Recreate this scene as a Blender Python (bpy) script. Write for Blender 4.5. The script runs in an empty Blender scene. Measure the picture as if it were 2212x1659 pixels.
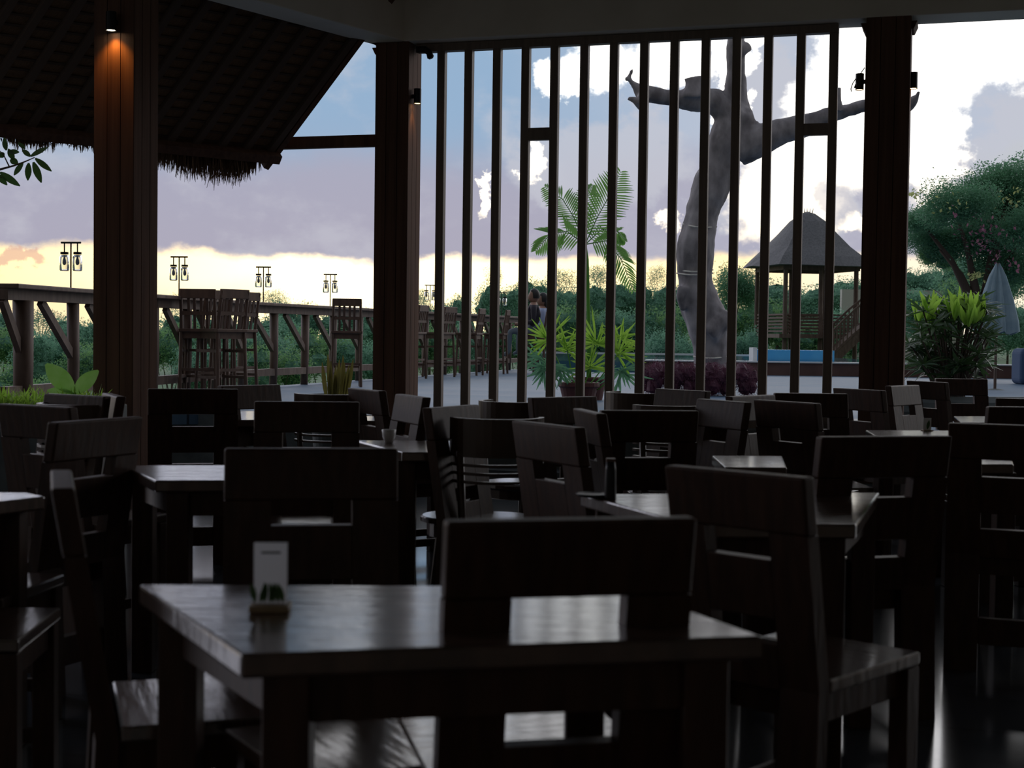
import bpy, math, random
from mathutils import Vector, Matrix
R_ = random.Random(7)
S = bpy.context.scene
COL = S.collection
PI = math.pi
# ------------------------------------------------------------------ camera
FPX, CX, CY = 3100.0, 1106.0, 829.5
PITCH = math.atan((829.5-722)/FPX); ROLL = 0.0135
EYE = Vector((0, 0, 1.25))
Fd = Vector((0, math.cos(PITCH), -math.sin(PITCH)))
R0 = Vector((1, 0, 0)); U0 = Vector((0, math.sin(PITCH), math.cos(PITCH)))
Rt = R0*math.cos(ROLL)+U0*math.sin(ROLL); Up = U0*math.cos(ROLL)-R0*math.sin(ROLL)
def ray(px, py): return Fd + Rt*((px-CX)/FPX) - Up*((py-CY)/FPX)
def P(px, py, Y):
    r = ray(px, py); return EYE + r*(Y/r.y)
def G(px, py, z):
    r = ray(px, py); return EYE + r*((z-EYE.z)/r.z)
def proj(p):
    v = Vector(p)-EYE; zc = v.dot(Fd)
    return CX+FPX*v.dot(Rt)/zc, CY-FPX*v.dot(Up)/zc
cam = bpy.data.cameras.new('camera'); co = bpy.data.objects.new('camera', cam); COL.objects.link(co)
M3 = Matrix((Rt, Up, -Fd)).transposed()
co.matrix_world = Matrix.Translation(EYE) @ M3.to_4x4()
cam.sensor_width = 36; cam.lens = FPX/2212*36; cam.clip_end = 2000
cam.dof.use_dof = True; cam.dof.focus_distance = 14; cam.dof.aperture_fstop = 5.0
S.camera = co
S.view_settings.view_transform = 'Standard'; S.view_settings.look = 'None'
S.view_settings.gamma = 1; S.view_settings.exposure = 0; S.view_settings.use_curve_mapping = False
try: S.cycles.use_denoising = True; S.cycles.max_bounces = 6; S.cycles.transparent_max_bounces = 8; S.cycles.sample_clamp_indirect = 4
except Exception: pass

# ------------------------------------------------------------------ materials
MATS = {}
def nn(nt, t, **kw):
    n = nt.nodes.new(t)
    for k, v in kw.items(): setattr(n, k, v)
    return n
def mat(name, col, rough=.6, col2=None, scale=8, stretch=(1, 1, 1), bump=0, spec=.5, metal=0, trans=0, coat=0, emit=None, detail=5, glass=False):
    m = bpy.data.materials.new(name); m.use_nodes = True; nt = m.node_tree; L = nt.links
    b = nt.nodes['Principled BSDF']
    b.inputs['Base Color'].default_value = (*col, 1); b.inputs['Roughness'].default_value = rough
    b.inputs['Metallic'].default_value = metal
    b.inputs['Specular IOR Level'].default_value = spec; b.inputs['Coat Weight'].default_value = coat
    b.inputs['Coat Roughness'].default_value = .13
    b.inputs['Coat IOR'].default_value = 1.7
    if glass: b.inputs['Transmission Weight'].default_value = 1; b.inputs['IOR'].default_value = 1.45
    if col2 or bump:
        tc = nn(nt, 'ShaderNodeTexCoord'); mp = nn(nt, 'ShaderNodeMapping'); mp.inputs['Scale'].default_value = stretch
        nz = nn(nt, 'ShaderNodeTexNoise'); nz.inputs['Scale'].default_value = scale; nz.inputs['Detail'].default_value = detail
        L.new(tc.outputs['Object'], mp.inputs[0]); L.new(mp.outputs[0], nz.inputs['Vector'])
        if col2:
            rp = nn(nt, 'ShaderNodeValToRGB'); rp.color_ramp.elements[0].position = .35; rp.color_ramp.elements[1].position = .65
            rp.color_ramp.elements[0].color = (*col, 1); rp.color_ramp.elements[1].color = (*col2, 1)
            L.new(nz.outputs[0], rp.inputs[0]); L.new(rp.outputs[0], b.inputs['Base Color'])
        if bump:
            bp = nn(nt, 'ShaderNodeBump'); bp.inputs['Strength'].default_value = bump; bp.inputs['Distance'].default_value = .01
            L.new(nz.outputs[0], bp.inputs['Height']); L.new(bp.outputs[0], b.inputs['Normal'])
            if coat: L.new(bp.outputs[0], b.inputs['Coat Normal'])
    if trans:
        tr = nn(nt, 'ShaderNodeBsdfTranslucent'); tr.inputs[0].default_value = (*[min(1, c*1.6) for c in (col2 or col)], 1)
        mx = nn(nt, 'ShaderNodeMixShader'); mx.inputs[0].default_value = trans
        out = nt.nodes['Material Output']; L.new(b.outputs[0], mx.inputs[1]); L.new(tr.outputs[0], mx.inputs[2]); L.new(mx.outputs[0], out.inputs[0])
    if emit: b.inputs['Emission Color'].default_value = (*emit[:3], 1); b.inputs['Emission Strength'].default_value = emit[3]
    MATS[name] = m; return m
mat('chair_wood', (.032, .014, .008), .5, (.058, .026, .015), 6, (6, 6, 1), .15, spec=.3)
mat('table_wood', (.045, .024, .016), .3, (.10, .055, .038), 5, (1.2, 10, 1), .18, coat=1)
mat('seat_wood', (.04, .022, .015), .27, (.075, .042, .03), 5, (1.2, 9, 1), .12, coat=1)
mat('cane', (.05, .025, .014), .35)
mat('pillar_wood', (.09, .046, .032), .75, (.14, .075, .05), 3, (8, 8, .3), .25, spec=.2)
mat('slat_wood', (.15, .115, .09), .55, (.21, .16, .125), 4, (6, 6, .4), .15)
mat('rail_wood', (.10, .062, .045), .6, (.16, .105, .08), 4, (4, 4, 1), .3)
mat('stool_wood', (.085, .045, .03), .5, (.12, .065, .042), 5, (4, 4, 1))
mat('plaster', (.62, .55, .45), .8, (.7, .62, .52), 1.5)
mat('fascia', (.66, .61, .52), .7, (.74, .69, .6), 2)
mat('dark_metal', (.02, .02, .022), .4, metal=.6)
mat('thatch', (.16, .10, .065), .95, (.3, .19, .12), 30, (1, 12, 1), .6)
mat('thatch_grey', (.14, .14, .145), .95, (.2, .2, .21), 20, (1, 1, 1), .5)
mat('bark', (.16, .145, .15), .9, (.40, .37, .38), 5, (1, 1, .5), 1.5)
mat('trunk', (.10, .07, .055), .9)
mat('leaf_green', (.09, .22, .09), .55, (.18, .34, .13), 1.2, trans=.35)
mat('leaf_dark', (.07, .20, .12), .55, (.13, .30, .16), 1.2, trans=.3)
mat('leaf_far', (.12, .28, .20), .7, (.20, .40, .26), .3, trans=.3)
mat('leaf_lime', (.15, .29, .035), .5, (.22, .38, .05), 2, trans=.55)
mat('leaf_palm', (.09, .22, .05), .45, (.16, .33, .08), 2, trans=.45)
mat('leaf_twig', (.03, .08, .02), .4, (.05, .12, .03), 9, trans=.35)
mat('leaf_purple', (.08, .025, .05), .6, (.15, .045, .08), 2, trans=.25)
mat('leaf_yellow', (.38, .42, .16), .6, trans=.4)
mat('flower_pink', (.32, .13, .19), .6, trans=.4)
mat('leaf_lance', (.02, .05, .018), .35, (.045, .09, .03), 2, trans=.3)
mat('sansevieria', (.10, .11, .02), .4, (.3, .27, .07), 14, (3, 3, .6), trans=.15)
mat('lime_mottled', (.55, .68, .42), .4, (.18, .38, .07), 9, trans=.45)
mat('soil_green', (.06, .12, .06), .95, (.1, .18, .08), .4)
mat('paving', (.14, .17, .19), .5, (.2, .23, .25), 3)
mat('dark_stone', (.06, .075, .08), .7, (.1, .12, .125), 6)
mat('terracotta', (.11, .03, .025), .6)
mat('pool_blue', (.07, .42, .85), .35, (.11, .5, .9), 3)
mat('white_trim', (.75, .78, .8), .4)
mat('water', (.05, .16, .2), .05)
mat('wall_brown', (.12, .06, .05), .6, (.16, .085, .07), 3)
mat('skin', (.30, .17, .12), .6)
mat('hair', (.012, .01, .01), .5)
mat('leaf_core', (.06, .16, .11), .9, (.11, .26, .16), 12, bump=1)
mat('shirt_dark', (.03, .025, .035), .8)
mat('shirt_blue', (.36, .42, .6), .8)
mat('jeans', (.16, .2, .24), .9)
mat('card', (.7, .72, .8), .6, trans=.5)
mat('card_green', (.05, .12, .03), .6)
mat('card_base', (.25, .18, .1), .5)
mat('umbrella_cloth', (.22, .32, .38), .8, (.3, .4, .45), 6)
mat('blue_cloth', (.04, .08, .16), .8)
mat('cream_wall', (.6, .58, .52), .8)
mat('porcelain', (.6, .6, .6), .25)
mat('warm_lens', (1, .8, .5), .4, emit=(1, .62, .25, 9))
mat('white_lens', (1, .95, .85), .4, emit=(1, .85, .6, 14))
mat('jar_glass', (.85, .88, .9), .06, glass=True)
mat('bulb', (.25, .28, .36), .3)
mat('glass_panel', (.75, .85, .85), .04, glass=True)
# floor: polished dark boards/tiles
def striped(name, c1, c2, rough, ang, w, coat=0, gap=.06, bump=.3, noise=.5, rvar=.15):
    m = mat(name, c1, rough, coat=coat); nt = m.node_tree; L = nt.links; b = nt.nodes['Principled BSDF']
    tc = nn(nt, 'ShaderNodeTexCoord'); mp = nn(nt, 'ShaderNodeMapping'); mp.inputs['Rotation'].default_value = (0, 0, ang)
    L.new(tc.outputs['Object'], mp.inputs[0])
    sx = nn(nt, 'ShaderNodeSeparateXYZ'); L.new(mp.outputs[0], sx.inputs[0])
    dv = nn(nt, 'ShaderNodeMath', operation='DIVIDE'); L.new(sx.outputs[1], dv.inputs[0]); dv.inputs[1].default_value = w
    fr = nn(nt, 'ShaderNodeMath', operation='FRACT'); L.new(dv.outputs[0], fr.inputs[0])
    fl = nn(nt, 'ShaderNodeMath', operation='FLOOR'); L.new(dv.outputs[0], fl.inputs[0])
    lt = nn(nt, 'ShaderNodeMath', operation='GREATER_THAN'); L.new(fr.outputs[0], lt.inputs[0]); lt.inputs[1].default_value = gap
    wn = nn(nt, 'ShaderNodeTexWhiteNoise', noise_dimensions='1D'); L.new(fl.outputs[0], wn.inputs['W'])
    nz = nn(nt, 'ShaderNodeTexNoise'); mp2 = nn(nt, 'ShaderNodeMapping'); mp2.inputs['Scale'].default_value = (.8, 9, 1)
    L.new(mp.outputs[0], mp2.inputs[0]); L.new(mp2.outputs[0], nz.inputs['Vector']); nz.inputs['Scale'].default_value = 3
    ad = nn(nt, 'ShaderNodeMath', operation='MULTIPLY_ADD'); L.new(wn.outputs[0], ad.inputs[0]); ad.inputs[1].default_value = noise; 
    m2 = nn(nt, 'ShaderNodeMath', operation='MULTIPLY'); L.new(nz.outputs[0], m2.inputs[0]); m2.inputs[1].default_value = .6
    L.new(m2.outputs[0], ad.inputs[2])
    mx = nn(nt, 'ShaderNodeMix', data_type='RGBA'); L.new(ad.outputs[0], mx.inputs[0]); mx.inputs[6].default_value = (*c1, 1); mx.inputs[7].default_value = (*c2, 1)
    mx2 = nn(nt, 'ShaderNodeMix', data_type='RGBA'); L.new(lt.outputs[0], mx2.inputs[0]); mx2.inputs[6].default_value = (c1[0]*.3, c1[1]*.3, c1[2]*.3, 1)
    L.new(mx.outputs[2], mx2.inputs[7]); L.new(mx2.outputs[2], b.inputs['Base Color'])
    ra = nn(nt, 'ShaderNodeMath', operation='MULTIPLY_ADD'); L.new(ad.outputs[0], ra.inputs[0]); ra.inputs[1].default_value = rvar; ra.inputs[2].default_value = rough
    L.new(ra.outputs[0], b.inputs['Roughness'])
    bp = nn(nt, 'ShaderNodeBump'); bp.inputs['Strength'].default_value = bump; bp.inputs['Distance'].default_value = .01
    L.new(lt.outputs[0], bp.inputs['Height']); L.new(bp.outputs[0], b.inputs['Normal'])
    return m
SANG = math.atan2(-.294, .956)          # direction of the slatted screen in plan
striped('floor_tile', (.035, .045, .055), (.06, .07, .085), .09, -SANG, .6, coat=.6, gap=.02, bump=.1, noise=.3, rvar=.1)
striped('deck_board', (.04, .085, .15), (.08, .15, .23), .5, -SANG, .145, gap=.10, bump=.5, noise=.8)

# ------------------------------------------------------------------ mesh building
class MB:
    def __init__(s): s.v = []; s.f = []
    def quad(s, a, b, c, d): n = len(s.v); s.v += [Vector(a), Vector(b), Vector(c), Vector(d)]; s.f.append((n, n+1, n+2, n+3)); return s
    def hexa(s, p):            # p: 8 points, bottom 4 ccw then top 4
        n = len(s.v); s.v += [Vector(q) for q in p]
        for f in ((3, 2, 1, 0), (4, 5, 6, 7), (0, 1, 5, 4), (1, 2, 6, 5), (2, 3, 7, 6), (3, 0, 4, 7)): s.f.append(tuple(n+i for i in f))
        return s
    def box(s, x0, x1, y0, y1, z0, z1):
        return s.hexa([(x0, y0, z0), (x1, y0, z0), (x1, y1, z0), (x0, y1, z0), (x0, y0, z1), (x1, y0, z1), (x1, y1, z1), (x0, y1, z1)])
    def beam(s, a, b, w, h, up=Vector((0, 0, 1))):     # box from a to b, w sideways, h along up
        a = Vector(a); b = Vector(b); d = (b-a).normalized(); sd = d.cross(up)
        if sd.length < 1e-4: sd = Vector((1, 0, 0))
        sd.normalize(); u = sd.cross(d).normalized(); sd = sd*w/2; u = u*h/2
        return s.hexa([a-sd-u, a+sd-u, b+sd-u, b-sd-u, a-sd+u, a+sd+u, b+sd+u, b-sd+u])
    def prism(s, pts, z0, z1):
        n = len(s.v); k = len(pts); s.v += [Vector((p[0], p[1], z0)) for p in pts]+[Vector((p[0], p[1], z1)) for p in pts]
        s.f.append(tuple(range(n+k-1, n-1, -1))); s.f.append(tuple(range(n+k, n+2*k)))
        for i in range(k): j = (i+1) % k; s.f.append((n+i, n+j, n+k+j, n+k+i))
        return s
    def tube(s, pts, rad, seg=8, caps=True):
        pts = [Vector(p) for p in pts]; n0 = len(s.v); prev = None
        for i, p in enumerate(pts):
            d = (pts[min(i+1, len(pts)-1)]-pts[max(i-1, 0)]).normalized()
            if prev is None:
                a = d.cross(Vector((0, 0, 1)));  a = a if a.length > .05 else d.cross(Vector((0, 1, 0)))
                a.normalize()
            else: a = (prev-d*prev.dot(d)).normalized()
            prev = a; b = d.cross(a); r = rad[i] if isinstance(rad, (list, tuple)) else rad
            for k in range(seg): t = 2*PI*k/seg; s.v.append(p+a*(r*math.cos(t))+b*(r*math.sin(t)))
        for i in range(len(pts)-1):
            for k in range(seg):
                q = n0+i*seg; s.f.append((q+k, q+(k+1) % seg, q+seg+(k+1) % seg, q+seg+k))
        if caps:
            s.f.append(tuple(n0+k for k in range(seg))[::-1]); q = n0+(len(pts)-1)*seg; s.f.append(tuple(q+k for k in range(seg)))
        return s
    def lathe(s, prof, seg=20, c=(0, 0)):
        n0 = len(s.v)
        for r, z in prof:
            for k in range(seg): t = 2*PI*k/seg; s.v.append(Vector((c[0]+r*math.cos(t), c[1]+r*math.sin(t), z)))
        for i in range(len(prof)-1):
            for k in range(seg): q = n0+i*seg; s.f.append((q+k, q+(k+1) % seg, q+seg+(k+1) % seg, q+seg+k))
        s.f.append(tuple(n0+k for k in range(seg))[::-1]); q = n0+(len(prof)-1)*seg; s.f.append(tuple(q+k for k in range(seg)))
        return s
    def leaf(s, p, d, l, w, nrm=None, fold=.25, curl=0, mids=2):    # pointed leaf blade of 2*mids quads
        d = Vector(d).normalized(); nrm = Vector(nrm) if nrm else Vector((R_.uniform(-1, 1), R_.uniform(-1, 1), 1))
        sd = d.cross(nrm);  sd = sd if sd.length > .01 else d.cross(Vector((1, .3, 0)))
        sd.normalize(); u = sd.cross(d).normalized(); p = Vector(p); n = len(s.v)
        k = mids+2
        for i in range(k):
            t = i/(k-1); ww = w*.5*math.sin(PI*min(.97, .06+t*.92))**.8; c = p+d*(l*t)-u*(curl*l*t*t)
            s.v += [c-sd*ww+u*(fold*ww), c, c+sd*ww+u*(fold*ww)]
        for i in range(k-1):
            q = n+3*i; s.f += [(q, q+1, q+4, q+3), (q+1, q+2, q+5, q+4)]
        return s
    def build(s, name, m, parent=None, smooth=False, bevel=0, bseg=2):
        me = bpy.data.meshes.new(name); me.from_pydata([tuple(v) for v in s.v], [], s.f); me.update()
        ms = m if isinstance(m, (list, tuple)) else [m]
        for q in ms: me.materials.append(MATS[q])
        if smooth: me.polygons.foreach_set('use_smooth', [True]*len(me.polygons))
        o = bpy.data.objects.new(name, me); COL.objects.link(o)
        if parent: o.parent = parent
        if bevel:
            b = o.modifiers.new('bevel', 'BEVEL'); b.width = bevel; b.segments = bseg; b.limit_method = 'ANGLE'; b.angle_limit = .6
        return o
def tag(o, label=None, cat=None, group=None, kind=None):
    if label: o['label'] = label
    if cat: o['category'] = cat
    if group: o['group'] = group
    if kind: o['kind'] = kind
    return o
def thing(name, label, cat, loc=(0, 0, 0), rz=0, group=None):
    o = bpy.data.objects.new(name, None); COL.objects.link(o); o.location = loc; o.rotation_euler = (0, 0, rz); o.empty_display_size = .1
    return tag(o, label, cat, group)
def struct(name, mb, m, **k): return tag(mb.build(name, m, **k), kind='structure')
KIDS = {}
def dup(root, loc, rz, label, group=None, scale=None):
    r = root.copy(); COL.objects.link(r); r.location = loc; r.rotation_euler = (0, 0, rz); r['label'] = label
    if group: r['group'] = group
    if scale: r.scale = scale
    def rec(a, b):
        for c in list(a.children):
            if c.name.startswith('~'): continue
            d = c.copy(); COL.objects.link(d); d.parent = b; rec(c, d)
    rec(root, r); return r
# ------------------------------------------------------------------ world
def world():
    w = bpy.data.worlds.new('world'); S.world = w; w.use_nodes = True; nt = w.node_tree; L = nt.links
    bg = nt.nodes['Background']
    def val(x): return x
    def m(op, a, b=None, c=None, clamp=False):
        n = nn(nt, 'ShaderNodeMath', operation=op); n.use_clamp = clamp
        for i, q in enumerate((a, b, c)):
            if q is None: continue
            if isinstance(q, (int, float)): n.inputs[i].default_value = q
            else: L.new(q, n.inputs[i])
        return n.outputs[0]
    def sstep(x, a, b):
        n = nn(nt, 'ShaderNodeMapRange', interpolation_type='SMOOTHSTEP'); L.new(x, n.inputs[0])
        n.inputs[1].default_value = a; n.inputs[2].default_value = b; n.inputs[3].default_value = 0; n.inputs[4].default_value = 1
        if a > b: n.inputs[1].default_value = b; n.inputs[2].default_value = a; n.inputs[3].default_value = 1; n.inputs[4].default_value = 0
        return n.outputs[0]
    def mix(f, a, b):
        n = nn(nt, 'ShaderNodeMix', data_type='RGBA')
        for i, q in ((0, f), (6, a), (7, b)):
            if isinstance(q, tuple): n.inputs[i].default_value = (*q, 1)
            elif isinstance(q, (int, float)): n.inputs[i].default_value = q
            else: L.new(q, n.inputs[i])
        return n.outputs[2]
    tc = nn(nt, 'ShaderNodeTexCoord'); sx = nn(nt, 'ShaderNodeSeparateXYZ'); L.new(tc.outputs['Generated'], sx.inputs[0])
    y = m('MAXIMUM', sx.outputs[1], .12)
    u = m('MULTIPLY', m('DIVIDE', sx.outputs[0], y), 3.1); v = m('MULTIPLY', m('DIVIDE', sx.outputs[2], y), 3.1)
    u = m('MINIMUM', m('MAXIMUM', u, -6), 6)
    cb = nn(nt, 'ShaderNodeCombineXYZ'); L.new(u, cb.inputs[0]); L.new(v, cb.inputs[1])
    def noise(sc, det, st=(1, 1, 1), off=0, rough=.55):
        mp = nn(nt, 'ShaderNodeMapping'); mp.inputs['Scale'].default_value = st; mp.inputs['Location'].default_value = (off, off*.7, 0)
        L.new(cb.outputs[0], mp.inputs[0]); n = nn(nt, 'ShaderNodeTexNoise'); n.inputs['Scale'].default_value = sc; n.inputs['Detail'].default_value = det
        n.inputs['Roughness'].default_value = rough; L.new(mp.outputs[0], n.inputs['Vector']); return m('SUBTRACT', n.outputs[0], .5)
    n1 = noise(3.0, 7, (1, 1.3, 1)); n2 = noise(9, 5, (1, 1.5, 1), 3.1); n3 = noise(1.4, 3, (1, 1, 1), 7.7)
    nb = noise(6, 5, (1, 1, 1), 11)
    w1 = noise(7, 6, (1, 1.1, 1), 21, .62); w2 = noise(7, 6, (1, 1.1, 1), 33, .62); w3 = noise(22, 4, (1, 1, 1), 5); 
    uw = m('ADD', m('ADD', u, m('MULTIPLY', w1, .28)), m('MULTIPLY', w3, .05)); vw = m('ADD', m('ADD', v, m('MULTIPLY', w2, .22)), m('MULTIPLY', w3, .05))
    def blob(px, py, sxp, syp, slope=0):
        u0 = (px-1106)/1000; v0 = (722+.0135*(px-1106)-py)/1000
        du = m('DIVIDE', m('SUBTRACT', uw, u0), sxp/1000)
        dv0 = m('SUBTRACT', vw, v0)
        if slope: dv0 = m('SUBTRACT', dv0, m('MULTIPLY', m('SUBTRACT', uw, u0), slope))
        dv = m('DIVIDE', dv0, syp/1000)
        return m('SUBTRACT', 1, m('SQRT', m('ADD', m('MULTIPLY', du, du), m('MULTIPLY', dv, dv))))   # 1 centre, 0 rim
    def union(bs):
        o = bs[0]
        for b in bs[1:]: o = m('MAXIMUM', o, b)
        return o
    # clear blue over lavender haze
    base = mix(sstep(v, .12, .5), (.44, .41, .49), (.30, .44, .62))
    base = mix(sstep(m('ADD', u, m('MULTIPLY', n3, .5)), .0, .5), base, (.50, .55, .66))
    # lavender stratus bank
    bank = sstep(m('ADD', v, m('MULTIPLY', n1, .22)), .42, .3)
    base = mix(m('MULTIPLY', bank, .8), base, (.42, .40, .50))
    base = mix(m('MULTIPLY', sstep(m('ADD', m('MULTIPLY', n1, 1), m('MULTIPLY', n2, .4)), -.02, .16), .45), base, (.60, .60, .66))
    # grey cumulus shade patches, right
    g = union([blob(1320, 350, 230, 120), blob(1780, 450, 110, 90), blob(2190, 330, 190, 170, .9), blob(2050, 420, 130, 70), blob(1650, 190, 90, 110), blob(1560, 440, 70, 80)])
    gm = sstep(m('ADD', g, m('MULTIPLY', m('ADD', n1, m('MULTIPLY', n2, .5)), 1.2)), -.05, .3)
    # bright white cumulus
    b = union([blob(1300, 140, 85, 95), blob(1420, 130, 110, 90), blob(1205, 175, 60, 50), blob(1168, 340, 34, 48), blob(1042, 422, 30, 34, 1.5), blob(1560, 130, 55, 60), blob(1575, 240, 40, 90),
               blob(1680, 420, 150, 150), blob(1800, 270, 130, 170), blob(1960, 180, 150, 160), blob(2100, 90, 190, 110), blob(2010, 330, 90, 130), blob(1845, 120, 120, 110), blob(1455, 480, 40, 36), blob(1830, 500, 60, 40), blob(2015, 355, 90, 60)])
    bm = sstep(m('ADD', b, m('MULTIPLY', m('ADD', n1, m('MULTIPLY', n2, .6)), .5)), .0, .42)
    white = mix(sstep(v, .1, .6), (1.5, 1.3, 1.0), (1.9, 1.84, 1.7))
    c = mix(m('MULTIPLY', gm, .75), base, (.56, .57, .64))
    c = mix(bm, c, white)
    g2 = blob(2200, 390, 260, 150, .55)
    c = mix(m('MULTIPLY', sstep(m('ADD', g2, m('MULTIPLY', n1, 1.1)), .1, .5), .85), c, (.55, .57, .62))
    g3 = blob(1790, 440, 80, 75)
    c = mix(m('MULTIPLY', sstep(m('ADD', g3, m('MULTIPLY', n2, 1.2)), .1, .5), .7), c, (.62, .6, .64))
    # glowing band along the horizon
    edge = m('ADD', m('ADD', v, m('MULTIPLY', n2, .05)), m('MULTIPLY', n1, .07))
    lift = m('MULTIPLY', m('ABSOLUTE', m('ADD', u, .2)), -.022)
    band = sstep(m('ADD', edge, lift), .17, .145)
    gl = m('POWER', m('MAXIMUM', m('SUBTRACT', 1, m('ABSOLUTE', m('DIVIDE', m('ADD', u, .3), 1.6))), 0), 2.4)
    gcol = mix(gl, (1.05, .80, .42), (3.2, 2.5, 1.35))
    gcol = mix(m('MULTIPLY', sstep(m('ADD', v, m('MULTIPLY', nb, .12)), .13, .05), m('SUBTRACT', 1, gl)), gcol, (1.1, .86, .52))
    right = sstep(u, .45, .75)
    gcol = mix(m('MULTIPLY', right, .6), gcol, (1.2, 1.1, .95))
    c = mix(band, c, gcol)
    # low pink cloud at left
    pk = blob(30, 575, 70, 26)
    c = mix(m('MULTIPLY', sstep(m('ADD', pk, m('MULTIPLY', n2, 1.0)), .05, .5), .75), c, (.75, .45, .35))
    # rest of the dome: added brightness above the view, dusk overhead and behind, below the horizon dark
    c = mix(m('MULTIPLY', sstep(m('ADD', v, m('MULTIPLY', n1, .3)), .64, .8), .9), c, (2.0, 1.97, 2.0))  # high sky, mostly unseen, whitened to brighten the tabletop reflections
    c = mix(m('MULTIPLY', sstep(v, .42, .55), sstep(u, -.5, -.64)), c, (1.7, 1.7, 1.95))  # bright patch hidden above the thatch, added for the front table's reflection
    c = mix(sstep(sx.outputs[1], .35, .15), c, (.15, .145, .14))
    c = mix(sstep(sx.outputs[2], .45, .8), c, (.36, .40, .48))
    c = mix(sstep(sx.outputs[2], .0, -.03), c, (.05, .06, .05))
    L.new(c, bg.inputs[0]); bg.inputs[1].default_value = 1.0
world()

# ------------------------------------------------------------------ building axes
SD = Vector((.956, -.294, 0)).normalized(); SN = Vector((.294, .956, 0)).normalized()   # along the screen / out of the building
BC = Vector((-1.0, 12.3, 0))                 # pillar between veranda and screen
def scr(px, off=0):                          # distance along the screen where the photo column px meets it
    r = ray(px, 500); b = BC+SN*off
    k = r.x/r.y; t = (k*b.y-b.x)/(SD.x-k*SD.y); return t
def at(t, off, z): p = BC+SD*t+SN*off; return Vector((p.x, p.y, z))
DZ = .53                                     # deck level
FA = Vector((-2.67, 9.9, 0)); BD = (BC-FA).normalized(); BN = Vector((-BD.y, BD.x, 0))   # veranda beam line
# interior floor, walls, ceiling
fp = [at(-.6, -.05, 0), at(16, -.05, 0), Vector((12, -7, 0)), Vector((-12, -7, 0)), Vector((-12, 14, 0)), Vector((-3.4, 14, 0))]
struct('floor', MB().prism([(p.x, p.y) for p in fp], -.1, 0), 'floor_tile')
TB = 3.68
struct('ceiling', MB().prism([((BC-BD*22+BN*.1).x, (BC-BD*22+BN*.1).y), (14, -9), (at(15, .1, 0).x, at(15, .1, 0).y), (BC.x, BC.y+.1)], TB+.62, TB+.75), 'plaster')
struct('wall_back', MB().box(-13, 13, -7.3, -7, -.1, 2.3), 'plaster')
struct('wall_right', MB().box(11.5, 11.8, -7, 9, -.1, TB+.8), 'plaster')
mb = MB(); mb.beam(at(-.2, 0, TB+.32), at(15, 0, TB+.32), .34, .62)
struct('trim_1', mb, 'fascia', bevel=.01)
a0 = BC-BD*20; a1 = BC+BD*.15
mb = MB(); mb.beam((a0.x, a0.y, TB+.32), (a1.x, a1.y, TB+.32), .32, .62)
struct('trim_2', mb, 'fascia', bevel=.01)

# pillars: a boarded shaft, a capital block
def pillar(c, w, z0, label, ang, caps=((-1, .045), (1, .045))):
    t = thing('pillar', label, 'pillar', (c.x, c.y, z0), ang)
    mb = MB(); h = TB-z0+.02; e = w/2
    mb.box(-e+.02, e-.02, -e+.02, e-.02, 0, h)
    for s in (-1, 1):                       # boards cladding every face, with narrow grooves
        for k in range(3):
            x0 = -e+.0+k*(w/3)+.003; x1 = x0+w/3-.006
            mb.box(x0, x1, min(s*e, s*(e-.022)), max(s*e, s*(e-.022)), 0, h)
            mb.box(min(s*e, s*(e-.022)), max(s*e, s*(e-.022)), x0, x1, 0, h)
    mb.build('shaft', 'pillar_wood', t)
    for s, l in caps:
        mb = MB(); x0, x1 = sorted((s*e, s*(e+l))); mb.hexa([(x0 if s > 0 else x1-l*.4, -e*.8, h-.10), (x1 if s < 0 else x0+l*.4, -e*.8, h-.10), (x1 if s < 0 else x0+l*.4, e*.8, h-.10), (x0 if s > 0 else x1-l*.4, e*.8, h-.10),
                 (x0, -e*.8, h-.04), (x1, -e*.8, h-.04), (x1, e*.8, h-.04), (x0, e*.8, h-.04)])
        mb.build('bracket', 'pillar_wood', t, bevel=.005)
    return t
pillar(FA, .31, 0, 'broad brown wooden pillar lit by a warm downlight, leftmost of the three', SANG, ())
pillar(BC, .30, 0, 'brown wooden pillar between the thatched eave and the slatted screen', SANG, ((-1, .05),))
tC = scr(1912)
C_ = at(tC, 0, 0)
pillar(C_, .33, 0, 'dark wooden pillar at the right end of the slatted screen', SANG)
# cylinder wall lamps
def wall_lamp(p, d, label, lens='warm_lens', r=.032, h=.125):
    t = thing('wall_lamp', label, 'lamp', (p.x, p.y, p.z))
    MB().lathe([(r*.9, -h/2+.012), (r, -h/2), (r, h/2), (r*.9, h/2)], 20).build('lamp_body', 'dark_metal', t)
    MB().beam(Vector((0, 0, 0)), d, .03, .03).build('bracket', 'dark_metal', t)
    MB().lathe([(r*.8, -h/2+.004), (r*.8, -h/2+.011)], 20).build('lens', lens, t)
    return t
def spot(p, d, col, e, ang=70, blend=.7, r=.02):
    l = bpy.data.lights.new('spot_light', 'SPOT'); l.energy = e; l.color = col; l.spot_size = math.radians(ang); l.spot_blend = blend; l.shadow_soft_size = r
    o = bpy.data.objects.new('spot_light', l); COL.objects.link(o); o.location = p; o.rotation_euler = Vector(d).to_track_quat('-Z', 'Y').to_euler(); return o
e = .155
lp = P(240, 46, (FA-SN*.215).y)
wall_lamp(lp, SN*.06, 'small cylinder downlight glowing at the top of the leftmost pillar', 'white_lens', .034)
spot(lp+Vector((0, 0, -.07)), SN*.12+Vector((0, 0, -1)), (1, .36, .05), 9, 104, 1)
q = BC+SD*.19-SN*.06; lb = P(902, 208, q.y); 
wall_lamp(lb, -SD*.055, 'cylinder wall lamp on the right side of the pillar beside the slats')
spot(lb+Vector((0, 0, -.07)), -SD*.10+Vector((0, 0, -1)), (1, .5, .15), 2.0, 60)
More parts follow.
